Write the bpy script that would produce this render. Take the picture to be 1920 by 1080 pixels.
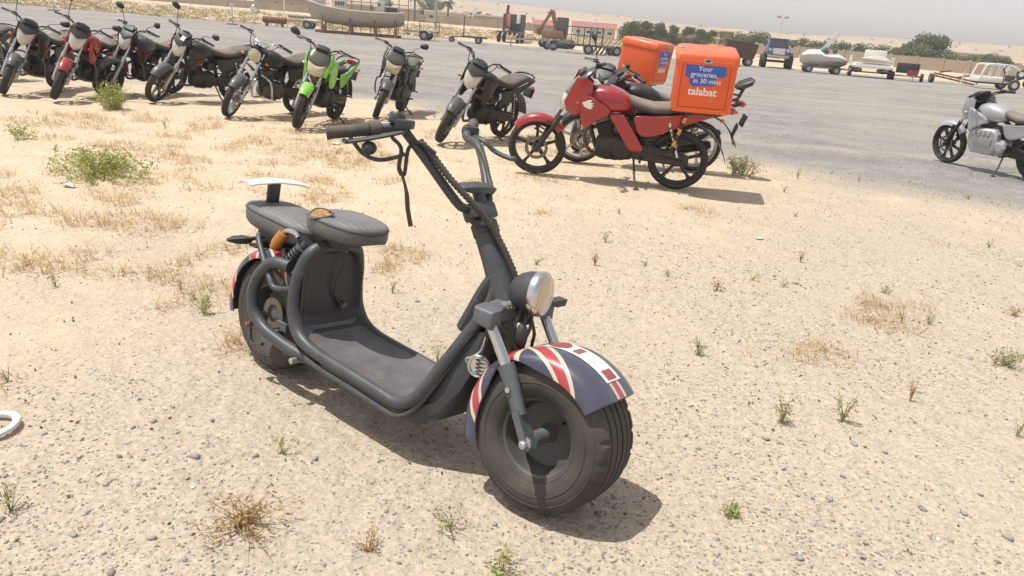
import bpy, math, random
import numpy as np
from mathutils import Vector, Matrix, noise

for o in list(bpy.data.objects):
    bpy.data.objects.remove(o)
scene = bpy.context.scene
COL = scene.collection
rad = math.radians

# ------------------------------------------------------------------ camera
CAM_H, CAM_P, CAM_R, CAM_F = 1.35, rad(18.95), rad(4.5), 1420.0
cam_d = bpy.data.cameras.new('camera')
cam_d.sensor_width = 36.0
cam_d.lens = 36.0 * CAM_F / 1920.0
cam_d.clip_start = 0.05
cam_d.clip_end = 8000.0
cam_o = bpy.data.objects.new('camera', cam_d)
COL.objects.link(cam_o)
c_f = Vector((0, math.cos(CAM_P), -math.sin(CAM_P)))
c_u0 = Vector((0, math.sin(CAM_P), math.cos(CAM_P)))
c_r = Vector((1, 0, 0)) * math.cos(CAM_R) + c_u0 * math.sin(CAM_R)
c_u = Vector((-1, 0, 0)) * math.sin(CAM_R) + c_u0 * math.cos(CAM_R)
cam_o.matrix_world = Matrix(((c_r.x, c_u.x, -c_f.x, 0), (c_r.y, c_u.y, -c_f.y, 0),
                             (c_r.z, c_u.z, -c_f.z, CAM_H), (0, 0, 0, 1)))
scene.camera = cam_o

# ------------------------------------------------------------------ sky and sun
SUN_EL = rad(70)
SUN_DIR = Vector((-math.cos(SUN_EL) * .995, -math.cos(SUN_EL) * .10, math.sin(SUN_EL)))   # towards the sun
world = bpy.data.worlds.new('World')
scene.world = world
world.use_nodes = True
wn = world.node_tree
wn.nodes.clear()
w_out = wn.nodes.new('ShaderNodeOutputWorld')
w_bg = wn.nodes.new('ShaderNodeBackground')
w_sky = wn.nodes.new('ShaderNodeTexSky')
w_sky.sky_type = 'NISHITA'
w_sky.sun_disc = False
w_sky.sun_elevation = SUN_EL
w_sky.sun_rotation = math.atan2(SUN_DIR.x, SUN_DIR.y)
w_sky.altitude = 100
w_sky.air_density = 1.0
w_sky.dust_density = 1.0
w_sky.ozone_density = 1.0
w_hs = wn.nodes.new('ShaderNodeHueSaturation')      # a dusty, colourless desert sky all round
w_hs.inputs['Saturation'].default_value = 0.22
w_mx = wn.nodes.new('ShaderNodeMix')
w_mx.data_type = 'RGBA'
w_mx.blend_type = 'MULTIPLY'
w_mx.inputs[0].default_value = 1.0
w_mx.inputs[7].default_value = (1.0, 0.955, 0.95, 1)
wn.links.new(w_sky.outputs[0], w_hs.inputs['Color'])
wn.links.new(w_hs.outputs[0], w_mx.inputs[6])
wn.links.new(w_mx.outputs[2], w_bg.inputs[0])
w_bg.inputs[1].default_value = 0.145
wn.links.new(w_bg.outputs[0], w_out.inputs[0])

sun_d = bpy.data.lights.new('sun', 'SUN')
sun_d.energy = 3.9
sun_d.angle = rad(0.6)
sun_d.color = (1.0, 0.962, 0.90)
sun_o = bpy.data.objects.new('sun', sun_d)
COL.objects.link(sun_o)
sun_o.rotation_mode = 'QUATERNION'
sun_o.rotation_quaternion = SUN_DIR.to_track_quat('Z', 'Y')

scene.view_settings.view_transform = 'Standard'
scene.view_settings.look = 'None'
scene.view_settings.exposure = 0.20
scene.view_settings.gamma = 1.0
scene.view_settings.use_curve_mapping = False

scene.cycles.max_bounces = 6
scene.cycles.diffuse_bounces = 3
scene.cycles.glossy_bounces = 3
scene.cycles.volume_bounces = 0

rng = random.Random(7)


# ------------------------------------------------------------------ placing helper: where a line of sight meets the ground
def gd(px, py, z=0.0, Y=None):
    d = c_f + c_r * ((px - 960) / CAM_F) - c_u * ((py - 540) / CAM_F)
    t = (z - CAM_H) / d.z if Y is None else Y / d.y
    return Vector((d.x * t, d.y * t, CAM_H + d.z * t))


def sstep(a, b, x):
    t = min(1.0, max(0.0, (x - a) / (b - a)))
    return t * t * (3 - 2 * t)


def gz(x, y):
    """height of the ground"""
    h = 0.011 * math.sin(x * 1.9 + 1.3 * math.sin(y * .7)) * math.sin(y * 1.6 + .8) + 0.006 * math.sin(x * 4.3 + y * 3.1)
    h *= 1 - sstep(14, 30, math.hypot(x, y))
    h += 1.1 * sstep(66, 170, y)
    return h


# ------------------------------------------------------------------ mesh builder
def cr(pts, n=6):
    """Catmull-Rom through the points"""
    P = [Vector(p) for p in pts]
    P = [P[0] * 2 - P[1]] + P + [P[-1] * 2 - P[-2]]
    out = []
    for i in range(1, len(P) - 2):
        a, b, c, d = P[i - 1:i + 3]
        for k in range(n):
            t = k / n
            out.append(0.5 * ((2 * b) + (c - a) * t + (2 * a - 5 * b + 4 * c - d) * t * t + (3 * b - a - 3 * c + d) * t ** 3))
    out.append(P[-2])
    return out


class B:
    def __init__(s):
        s.v = []
        s.f = []
        s.uv = {}

    def add(s, vs, fs):
        o = len(s.v)
        s.v += [Vector(p) for p in vs]
        s.f += [tuple(i + o for i in f) for f in fs]
        return s

    def box(s, c, d, R=None, bev=0.0):
        hx, hy, hz = d[0] / 2, d[1] / 2, d[2] / 2
        vs = [Vector((x * hx, y * hy, z * hz)) for x in (-1, 1) for y in (-1, 1) for z in (-1, 1)]
        if R is not None:
            vs = [R @ p for p in vs]
        c = Vector(c)
        return s.add([p + c for p in vs], [(0, 1, 3, 2), (4, 6, 7, 5), (0, 4, 5, 1), (2, 3, 7, 6), (0, 2, 6, 4), (1, 5, 7, 3)])

    def bar(s, a, b, w, h, up=(0, 0, 1)):
        """square bar from a to b"""
        a, b = Vector(a), Vector(b)
        t = (b - a).normalized()
        sd = t.cross(Vector(up))
        if sd.length < 1e-4:
            sd = t.cross(Vector((1, 0, 0)))
        sd.normalize()
        u = sd.cross(t)
        R = Matrix((t, sd, u)).transposed()
        return s.box((a + b) / 2, ((b - a).length, w, h), R)

    def tube(s, pts, r, n=8, cap=True, flat=None, closed=False):
        P = [Vector(p) for p in pts]
        m = len(P)
        R = [r] * m if not hasattr(r, '__len__') else r
        T = []
        for i in range(m):
            if closed:
                t = P[(i + 1) % m] - P[i - 1]
            else:
                t = P[min(i + 1, m - 1)] - P[max(i - 1, 0)]
            T.append(t.normalized())
        ref = Vector((0, 0, 1)) if abs(T[0].z) < .9 else Vector((1, 0, 0))
        u = T[0].cross(ref).normalized()
        vs = []
        for i in range(m):
            u = (u - T[i] * u.dot(T[i])).normalized()
            w = T[i].cross(u)
            for k in range(n):
                a = 2 * math.pi * k / n
                ru, rw = (R[i], R[i]) if flat is None else (R[i] * flat[0], R[i] * flat[1])
                vs.append(P[i] + u * math.cos(a) * ru + w * math.sin(a) * rw)
        fs = []
        for i in range(m if closed else m - 1):
            j = (i + 1) % m
            for k in range(n):
                k2 = (k + 1) % n
                fs.append((i * n + k, i * n + k2, j * n + k2, j * n + k))
        if cap and not closed:
            fs.append(tuple(range(n - 1, -1, -1)))
            fs.append(tuple(range((m - 1) * n, m * n)))
        return s.add(vs, fs)

    def lathe(s, c, ax, prof, n=24, cap=(False, False), jig=None):
        """prof: (distance along the axis, radius)"""
        c, ax = Vector(c), Vector(ax).normalized()
        ref = Vector((0, 0, 1)) if abs(ax.z) < .9 else Vector((1, 0, 0))
        u = ax.cross(ref).normalized()
        w = ax.cross(u)
        vs = []
        for i, (t, r) in enumerate(prof):
            for k in range(n):
                a = 2 * math.pi * k / n
                rr = r + (jig(i, k) if jig else 0)
                vs.append(c + ax * t + (u * math.cos(a) + w * math.sin(a)) * rr)
        fs = []
        for i in range(len(prof) - 1):
            for k in range(n):
                k2 = (k + 1) % n
                fs.append((i * n + k, i * n + k2, (i + 1) * n + k2, (i + 1) * n + k))
        if cap[0]:
            fs.append(tuple(range(n - 1, -1, -1)))
        if cap[1]:
            fs.append(tuple(range((len(prof) - 1) * n, len(prof) * n)))
        return s.add(vs, fs)

    def loft(s, rings, cap=True, closed=True):
        n = len(rings[0])
        vs = [p for r in rings for p in r]
        fs = []
        for i in range(len(rings) - 1):
            for k in range(n if closed else n - 1):
                k2 = (k + 1) % n
                fs.append((i * n + k, i * n + k2, (i + 1) * n + k2, (i + 1) * n + k))
        if cap and closed:
            fs.append(tuple(range(n - 1, -1, -1)))
            fs.append(tuple(range((len(rings) - 1) * n, len(rings) * n)))
        return s.add(vs, fs)

    def sup(s, secs, n=20, e=2.6, y=0.0):
        """loft of superellipses across x: (x, z centre, half width, half height[, exponent[, y]])"""
        rings = []
        for q in secs:
            x, z, hw, hh = q[:4]
            ee = q[4] if len(q) > 4 else e
            yy = q[5] if len(q) > 5 else y
            ring = []
            for k in range(n):
                a = 2 * math.pi * k / n
                ca, sa = math.cos(a), math.sin(a)
                ring.append((x, yy + hw * math.copysign(abs(ca) ** (2 / ee), ca), z + hh * math.copysign(abs(sa) ** (2 / ee), sa)))
            rings.append(ring)
        return s.loft(rings)

    def prism(s, poly, y0, y1, inset=0.0):
        """poly in (x, z) extruded from y0 to y1; inset shrinks the y1 face for a rounded edge"""
        n = len(poly)
        cx = sum(p[0] for p in poly) / n
        cz = sum(p[1] for p in poly) / n
        vs = [(x, y0, z) for x, z in poly]
        if inset:
            ym = y1 - (y1 - y0) * .3
            vs += [(x, ym, z) for x, z in poly]
        k = 1 - inset
        vs += [(cx + (x - cx) * k, y1, cz + (z - cz) * k) for x, z in poly]
        m = len(vs) // n
        fs = []
        for j in range(m - 1):
            for i in range(n):
                i2 = (i + 1) % n
                fs.append((j * n + i, j * n + i2, (j + 1) * n + i2, (j + 1) * n + i))
        fs.append(tuple(range(n - 1, -1, -1)))
        fs.append(tuple(range((m - 1) * n, m * n)))
        return s.add(vs, fs)

    def dome(s, out, x0, depth, sl=0.0, zs=None, steps=6, prof=None):
        """outline in (y, z) domed forward along x; sl leans it back with height"""
        n = len(out)
        zc = (min(p[1] for p in out) + max(p[1] for p in out)) / 2
        zs = zc if zs is None else zs
        yc = sum(p[0] for p in out) / n
        rings = []
        if prof is None:
            prof = [(math.sin(j / steps * math.pi / 2), max(.05, math.cos(j / steps * math.pi / 2) ** .8)) for j in range(steps + 1)]
        for dk, k in prof:
            dx = depth * dk
            rings.append([(x0 + dx - sl * (zc + (z - zc) * k - zs), yc + (y - yc) * k, zc + (z - zc) * k) for y, z in out])
        return s.loft(rings)

    def ell(s, c, r, nu=12, nv=8):
        c = Vector(c)
        rings = []
        for i in range(nv + 1):
            b = -math.pi / 2 + math.pi * i / nv
            b = max(-1.52, min(1.52, b))
            rings.append([c + Vector((r[0] * math.cos(b) * math.cos(2 * math.pi * k / nu), r[1] * math.cos(b) * math.sin(2 * math.pi * k / nu), r[2] * math.sin(b))) for k in range(nu)])
        return s.loft(rings)

    def sheet(s, g, th=0.0, uvs=False):
        """grid g[i][j] of points; th adds thickness along averaged normals"""
        ni, nj = len(g), len(g[0])
        G = [[Vector(p) for p in row] for row in g]
        o = len(s.v)
        fs = []
        vs = [p for row in G for p in row]
        q = lambda i, j: i * nj + j
        for i in range(ni - 1):
            for j in range(nj - 1):
                fs.append((q(i, j), q(i + 1, j), q(i + 1, j + 1), q(i, j + 1)))
        if th:
            m = ni * nj
            for i in range(ni):
                for j in range(nj):
                    du = G[min(i + 1, ni - 1)][j] - G[max(i - 1, 0)][j]
                    dv = G[i][min(j + 1, nj - 1)] - G[i][max(j - 1, 0)]
                    nn = du.cross(dv)
                    nn = nn.normalized() if nn.length > 1e-9 else Vector((0, 0, 1))
                    vs.append(G[i][j] - nn * th)
            fs += [tuple(m + k for k in reversed(f)) for f in fs[:]]
            edge = [q(0, j) for j in range(nj)] + [q(i, nj - 1) for i in range(1, ni)] + [q(ni - 1, j) for j in range(nj - 2, -1, -1)] + [q(i, 0) for i in range(ni - 2, 0, -1)]
            for k in range(len(edge)):
                a, b = edge[k], edge[(k + 1) % len(edge)]
                fs.append((a, b, b + m, a + m))
        if uvs:
            for i in range(ni):
                for j in range(nj):
                    t = (i / (ni - 1), j / (nj - 1))
                    s.uv[o + q(i, j)] = t
                    if th:
                        s.uv[o + ni * nj + q(i, j)] = t
        return s.add(vs, fs)

    def xf(s, M):
        s.v = [M @ p for p in s.v]
        return s

    def mesh(s, name, mat, ang=38, smooth=True):
        me = bpy.data.meshes.new(name)
        me.from_pydata(s.v, [], s.f)
        if s.uv:
            lay = me.uv_layers.new(name='UVMap')
            for l in me.loops:
                lay.data[l.index].uv = s.uv.get(l.vertex_index, (0, 0))
        if mat is not None:
            me.materials.append(mat)
        if smooth:
            me.polygons.foreach_set('use_smooth', [True] * len(me.polygons))
            me.set_sharp_from_angle(angle=rad(ang))
        me.validate()
        return me

    def build(s, name, mat, parent=None, M=None, ang=38, smooth=True, bev=0.0, sub=0):
        if M is not None:
            s.xf(M)
        me = s.mesh(name, mat, ang, smooth)
        import bmesh
        bm = bmesh.new()
        bm.from_mesh(me)
        bmesh.ops.recalc_face_normals(bm, faces=bm.faces)
        if bev:
            es = [e for e in bm.edges if len(e.link_faces) == 2 and e.calc_face_angle(0) > .6]
            bmesh.ops.bevel(bm, geom=es, offset=bev, segments=2, affect='EDGES', profile=.6)
            for f in bm.faces:
                f.smooth = True
        bm.to_mesh(me)
        bm.free()
        if bev:
            me.set_sharp_from_angle(angle=rad(50))
        o = bpy.data.objects.new(name, me)
        COL.objects.link(o)
        if sub:
            for ed in me.edges:
                ed.use_edge_sharp = False
            sb = o.modifiers.new('rounded', 'SUBSURF')
            sb.levels = sb.render_levels = sub
        if parent is not None:
            o.parent = parent
        return o


def tag(o, label=None, cat=None, group=None, kind=None):
    if label:
        o['label'] = label
    if cat:
        o['category'] = cat
    if group:
        o['group'] = group
    if kind:
        o['kind'] = kind
    return o


def thing(name, label, cat, loc=(0, 0, 0), rot=(0, 0, 0), group=None, sc=1.0):
    o = bpy.data.objects.new(name, None)
    o.empty_display_size = .1
    COL.objects.link(o)
    o.location = loc
    o.rotation_euler = rot
    o.scale = (sc, sc, sc)
    return tag(o, label, cat, group)


def text_mesh(txt, size, th, mat, name, parent, M, bold=0.0, sx=1.0):
    cu = bpy.data.curves.new(name, 'FONT')
    cu.body = txt
    cu.size = size
    cu.align_x = 'CENTER'
    cu.extrude = th
    cu.offset = bold
    cu.resolution_u = 4
    t = bpy.data.objects.new(name, cu)
    COL.objects.link(t)
    bpy.context.view_layer.update()
    me = bpy.data.meshes.new_from_object(t.evaluated_get(bpy.context.evaluated_depsgraph_get()))
    bpy.data.objects.remove(t)
    me.name = name
    me.transform(Matrix.Diagonal((sx, 1, 1, 1)))
    me.transform(M)
    me.materials.clear()
    me.materials.append(mat)
    o = bpy.data.objects.new(name, me)
    COL.objects.link(o)
    o.parent = parent
    return o


# ------------------------------------------------------------------ materials
class N:
    """thin wrapper over a node tree"""
    def __init__(s, name):
        s.m = bpy.data.materials.new(name)
        s.m.use_nodes = True
        s.t = s.m.node_tree
        s.b = s.t.nodes['Principled BSDF']

    def n(s, typ, **kw):
        nd = s.t.nodes.new(typ)
        for k, v in kw.items():
            setattr(nd, k, v)
        return nd

    def l(s, a, b):
        s.t.links.new(a, b)

    def val(s, sock, v):
        if isinstance(v, (int, float)):
            sock.default_value = v
        elif isinstance(v, tuple):
            sock.default_value = v if len(v) == len(sock.default_value) else v + (1,)
        else:
            s.l(v, sock)

    def math(s, op, a, b=0.0, c=0.0, clamp=False):
        nd = s.n('ShaderNodeMath', operation=op, use_clamp=clamp)
        s.val(nd.inputs[0], a)
        s.val(nd.inputs[1], b)
        s.val(nd.inputs[2], c)
        return nd.outputs[0]

    def ss(s, a, b, x):
        nd = s.n('ShaderNodeMapRange', interpolation_type='SMOOTHSTEP')
        s.val(nd.inputs[0], x)
        nd.inputs[1].default_value = a
        nd.inputs[2].default_value = b
        return nd.outputs[0]

    def mix(s, f, a, b, mode='MIX'):
        nd = s.n('ShaderNodeMix', data_type='RGBA', blend_type=mode)
        s.val(nd.inputs[0], f)
        s.val(nd.inputs[6], a)
        s.val(nd.inputs[7], b)
        return nd.outputs[2]

    def noise(s, vec, scale, detail=4, rough=.55, out=0):
        nd = s.n('ShaderNodeTexNoise')
        nd.inputs['Scale'].default_value = scale
        nd.inputs['Detail'].default_value = detail
        nd.inputs['Roughness'].default_value = rough
        if vec is not None:
            s.l(vec, nd.inputs['Vector'])
        return nd.outputs[out]

    def coord(s, which='Object'):
        return s.n('ShaderNodeTexCoord').outputs[which]

    def bump(s, h, strength, dist):
        nd = s.n('ShaderNodeBump')
        nd.inputs['Strength'].default_value = strength
        nd.inputs['Distance'].default_value = dist
        s.l(h, nd.inputs['Height'])
        s.l(nd.outputs[0], s.b.inputs['Normal'])


DUST = (.40, .340, .270)


def mk(name, col, rough=.5, metal=0.0, dust=.35, var=.12, scale=9.0, bump=0.0, coat=0.0, worn=None, spec=None, dcol=None):
    """paint, plastic, rubber or metal with uneven tone and blown sand lying on the faces that look up"""
    m = N(name)
    co = m.coord()
    nz = m.noise(co, scale, 5, .6)
    k = m.math('MULTIPLY_ADD', nz, var * 2, 1 - var)
    base = m.mix(1.0, tuple(col), (1, 1, 1), 'MULTIPLY')
    nd = m.n('ShaderNodeVectorMath', operation='SCALE')
    m.l(base, nd.inputs[0])
    m.l(k, nd.inputs[3])
    c = nd.outputs[0]
    if worn:
        w = m.ss(.62, .68, m.noise(co, scale * 2.3, 6, .7))
        c = m.mix(m.math('MULTIPLY', w, worn[1]), c, worn[0])
    if dust:
        g = m.n('ShaderNodeNewGeometry')
        sep = m.n('ShaderNodeSeparateXYZ')
        m.l(g.outputs['Normal'], sep.inputs[0])
        up = m.math('MULTIPLY_ADD', sep.outputs[2], .6, .4, clamp=True)
        d = m.math('MULTIPLY', up, m.math('MULTIPLY_ADD', m.noise(co, scale * .8, 6, .7), 1.5, -.25, clamp=True), clamp=True)
        d = m.math('MULTIPLY', d, dust, clamp=True)
        c = m.mix(d, c, dcol or DUST)
        m.val(m.b.inputs['Roughness'], m.math('MULTIPLY_ADD', d, .75, rough, clamp=True))
        if metal:
            m.val(m.b.inputs['Metallic'], m.math('SUBTRACT', metal, d, clamp=True))
    else:
        m.b.inputs['Roughness'].default_value = rough
        m.b.inputs['Metallic'].default_value = metal
    m.l(c, m.b.inputs['Base Color'])
    if coat:
        m.b.inputs['Coat Weight'].default_value = coat
        m.b.inputs['Coat Roughness'].default_value = .15
    if spec is not None:
        m.b.inputs['Specular IOR Level'].default_value = spec
    if bump:
        m.bump(m.noise(co, scale * 14, 3, .6), bump, .002)
    return m.m


class MT:
    pass


T = MT()
T.tyre = mk('dusty_rubber', (.024, .023, .022), .85, 0, .34, .25, 14, .25)
T.black = mk('black_plastic', (.016, .016, .018), .45, 0, .17, .2, 8)
T.blackm = mk('black_steel', (.018, .018, .020), .42, .2, .2, .2, 10)
T.grey = mk('dark_grey_plastic', (.055, .060, .070), .4, 0, .28, .15, 8, coat=.2)
T.silver = mk('silver_paint', (.42, .43, .46), .32, .35, .3, .08, 6, coat=.4)
T.engine = mk('cast_aluminium', (.10, .098, .095), .5, .55, .5, .25, 12, .2)
T.enginedk = mk('black_engine', (.017, .017, .018), .5, .3, .32, .25, 12, .2)
T.chrome = mk('dull_chrome', (.62, .62, .62), .18, 1.0, .22, .08, 8)
T.alloy = mk('silver_alloy', (.45, .45, .46), .35, .8, .4, .1, 8)
T.seat = mk('seat_vinyl', (.035, .034, .034), .6, 0, .62, .2, 5, .15)
T.seatd = mk('dust_covered_vinyl', (.045, .044, .042), .7, 0, .80, .2, 4, .15)
T.red = mk('red_paint', (.33, .011, .020), .24, .1, .17, .08, 5, coat=.6)
T.redd = mk('dark_red_paint', (.30, .015, .02), .3, .1, .25, .1, 5, coat=.6)
T.green = mk('lime_green_paint', (.20, .58, .06), .3, 0, .22, .05, 5, coat=.5)
T.lens = mk('clear_lens', (.56, .54, .48), .12, 0, .3, .08, 12, coat=1)
T.lensy = mk('yellowed_lens', (.52, .45, .30), .2, 0, .3, .12, 12, coat=.8)
T.smoke = mk('smoked_screen', (.052, .056, .050), .16, 0, .30, .15, 5, coat=.6)
T.amber = mk('amber_lens', (.75, .13, .015), .25, 0, .2, .05, 8, coat=.6)
T.tail = mk('red_lens', (.45, .02, .02), .2, 0, .2, .05, 8, coat=.6)
T.mirror = mk('mirror_glass', (.75, .75, .75), .05, 1.0, .1, .02, 8)
T.white = mk('white_paint', (.74, .73, .70), .45, 0, .3, .06, 6)
T.whited = mk('weathered_white_paint', (.62, .60, .56), .55, 0, .45, .12, 3)
T.sticker = mk('white_sticker', (.78, .77, .75), .5, 0, .1, .03, 8)
T.blueink = mk('blue_sticker', (.035, .11, .47), .45, 0, .15, .06, 8)
T.orange = mk('orange_fibreglass', (.80, .115, .018), .42, 0, .40, .07, 3, coat=.25, worn=((.62, .30, .20), .55))
T.orange2 = mk('orange_panel', (.76, .105, .018), .5, 0, .25, .07, 3, worn=((.60, .26, .16), .35))
T.rust = mk('rusty_steel', (.20, .075, .035), .8, .2, .4, .3, 10, .4)
T.yellow = mk('yellow_paint', (.60, .30, .03), .45, 0, .4, .15, 4)
T.blue = mk('blue_paint', (.05, .13, .33), .35, .1, .35, .1, 4, coat=.4)
T.wood = mk('weathered_wood', (.33, .25, .17), .8, 0, .3, .25, 6, .3)
T.galv = mk('galvanised_steel', (.36, .37, .37), .5, .6, .3, .15, 6)
T.darkfar = mk('dark_machine_paint', (.035, .045, .06), .5, .1, .35, .15, 3)
T.steel = mk('dusty_steel_bar', (.11, .095, .085), .5, .5, .4, .25, 12, .2)
T.disc = mk('brake_steel', (.16, .15, .14), .4, .8, .3, .15, 10)
# ------------------------------------------------------------------ ground, dunes
def ground_material():
    m = N('sand_and_gravel')
    P = m.n('ShaderNodeNewGeometry').outputs['Position']
    sep = m.n('ShaderNodeSeparateXYZ')
    m.l(P, sep.inputs[0])
    x, y = sep.outputs[0], sep.outputs[1]
    big = m.noise(P, .55, 5, .6)
    big2 = m.noise(P, .16, 4, .6)
    mid = m.noise(P, 3.2, 6, .62)
    fine = m.noise(P, 55, 5, .7)
    # grey gravel lot begins behind the parked motorcycles, slanting in towards the right
    yb = m.math('MULTIPLY_ADD', m.math('MAXIMUM', m.math('ADD', x, 2.0), 0), -.80, 13.0)
    d = m.math('SUBTRACT', y, yb)
    d = m.math('ADD', d, m.math('MULTIPLY_ADD', big, 5.0, -2.5))
    lot = m.ss(-1.6, 1.6, d)
    yfar = m.math('ADD', y, m.math('MULTIPLY_ADD', big2, 8.0, -4.0))
    yfar = m.math('ADD', yfar, m.math('MULTIPLY', x, .25))
    lot = m.math('MULTIPLY', lot, m.math('SUBTRACT', 1.0, m.ss(62, 66, yfar)))
    # pale grit that shows through the loose sand near the camera
    gr = m.math('MULTIPLY_ADD', m.math('ABSOLUTE', m.math('ADD', x, 6)), .06, m.math('MULTIPLY', y, -.085))
    grit = m.ss(.40, .78, m.math('ADD', m.math('ADD', gr, .10), m.math('MULTIPLY', m.math('ADD', m.math('MULTIPLY', big, .6), m.math('MULTIPLY', m.noise(P, 2.0, 5, .65), .4)), 1.15)))
    sandn = m.ss(.3, .7, mid)
    sand = m.mix(sandn, (.575, .458, .318), (.632, .520, .380))
    grc = m.mix(m.ss(.35, .65, fine), (.400, .338, .262), (.570, .485, .382))
    c = m.mix(m.math('MULTIPLY', grit, .85), sand, grc)
    lotn = m.math('ADD', m.math('MULTIPLY', m.noise(P, 30, 6, .8), .55), m.math('MULTIPLY', m.noise(P, 1.1, 6, .7), .45))
    lotc = m.mix(m.ss(.36, .64, lotn), (.190, .181, .170), (.365, .345, .320))
    lotc = m.mix(m.ss(.40, .70, big2), lotc, (.345, .318, .28))
    c = m.mix(lot, c, lotc)
    # wind-blown streaks of sand across the lot
    st = m.n('ShaderNodeMapping')
    st.inputs['Scale'].default_value = (.05, .5, 1)
    st.inputs['Rotation'].default_value = (0, 0, .25)
    m.l(P, st.inputs[0])
    streak = m.ss(.52, .72, m.noise(st.outputs[0], 1.0, 5, .6))
    c = m.mix(m.math('MULTIPLY', m.math('MULTIPLY', streak, lot), .45), c, (.50, .405, .30))
    # beyond the lot: sand with dry scrub
    far = m.ss(60, 72, y)
    scrub = m.math('MULTIPLY', m.ss(.5, .66, m.noise(P, .35, 6, .7)), m.math('MULTIPLY', far, m.math('SUBTRACT', 1.0, m.ss(130, 200, y))))
    c = m.mix(m.math('MULTIPLY', scrub, .7), c, (.23, .19, .095))
    # small dark and light grit as a fine print; the larger stones are built
    vo = m.n('ShaderNodeTexVoronoi')
    vo.inputs['Scale'].default_value = 75
    m.l(P, vo.inputs['Vector'])
    vc = m.n('ShaderNodeSeparateColor')
    m.l(vo.outputs['Color'], vc.inputs[0])
    spot = m.math('MULTIPLY', m.math('LESS_THAN', vo.outputs['Distance'], .34), m.math('GREATER_THAN', vc.outputs[0], .72))
    spot = m.math('MULTIPLY', spot, m.math('MAXIMUM', m.math('MULTIPLY', grit, .9), m.math('MULTIPLY', lot, .8), clamp=True))
    spot = m.math('MULTIPLY', spot, m.math('SUBTRACT', 1.0, m.ss(12, 26, y)))
    c = m.mix(spot, c, m.mix(vc.outputs[1], (.16, .135, .115), (.50, .46, .41)))
    m.l(c, m.b.inputs['Base Color'])
    m.b.inputs['Roughness'].default_value = .95
    m.b.inputs['Specular IOR Level'].default_value = .15
    h = m.math('MULTIPLY_ADD', m.noise(P, 9, 6, .65), 1.0, m.math('MULTIPLY', fine, .25))
    h = m.math('ADD', h, m.math('MULTIPLY', spot, .25))
    h = m.math('ADD', h, m.math('MULTIPLY', m.noise(P, 1.7, 3, .5), 1.6))
    h = m.math('ADD', h, m.math('MULTIPLY', m.noise(P, 4.5, 4, .55), 1.3))
    m.bump(h, .8, .034)
    return m.m


def polar(r0, r1, nr, a0, a1, na, hf, name, mat, kind, close=False):
    vs, fs = [], []
    R = [r0 * (r1 / r0) ** (i / nr) for i in range(nr + 1)]
    for i in range(nr + 1):
        for k in range(na + 1):
            a = a0 + (a1 - a0) * k / na
            x, y = R[i] * math.sin(a), R[i] * math.cos(a)
            vs.append((x, y, hf(x, y)))
    for i in range(nr):
        for k in range(na):
            p = i * (na + 1) + k
            fs.append((p, p + na + 1, p + na + 2, p + 1))
    if close:
        fs.append(tuple(range(na, -1, -1)))
    me = bpy.data.meshes.new(name)
    me.from_pydata(vs, [], fs)
    me.polygons.foreach_set('use_smooth', [True] * len(me.polygons))
    me.materials.append(mat)
    o = bpy.data.objects.new(name, me)
    COL.objects.link(o)
    o['kind'] = kind
    return o


G_MAT = ground_material()
polar(.25, 1600, 230, -math.pi, math.pi, 420, gz, 'ground', G_MAT, 'structure', True)


def dune_h(x, y):
    r = math.hypot(x, y)
    a = math.atan2(x, y)
    rise = sstep(230, 620, r)
    n1 = noise.fractal(Vector((x * .004 + 3.1, y * .004, 0)), .8, 2.0, 5)
    n2 = noise.fractal(Vector((x * .0013 + 7.7, y * .0013, 2)), .8, 2.0, 3)
    n3 = noise.fractal(Vector((x * .02, y * .02, 5)), .9, 2.0, 4)
    base = 17.5 - 5.5 * sstep(-.12, .30, a)
    return -1.2 + 2.0 * sstep(200, 260, r) + rise * (base + 2.6 * n1 + 3.2 * n2 + .45 * n3) - 16 * sstep(800, 1150, r)


def dune_mat():
    m = N('dune_sand')
    P = m.n('ShaderNodeNewGeometry').outputs['Position']
    n1 = m.ss(.35, .7, m.noise(P, .018, 6, .65))
    c = m.mix(n1, (.50, .385, .265), (.58, .465, .335))
    sc = m.ss(.60, .66, m.noise(P, .11, 6, .72))
    c = m.mix(m.math('MULTIPLY', sc, .55), c, (.20, .17, .10))
    m.l(c, m.b.inputs['Base Color'])
    m.b.inputs['Roughness'].default_value = 1
    m.b.inputs['Specular IOR Level'].default_value = .1
    m.bump(m.noise(P, .06, 6, .6), .8, 3.0)
    return m.m


polar(190, 1150, 70, rad(-130), rad(130), 420, dune_h, 'dunes', dune_mat(), 'structure')
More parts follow.
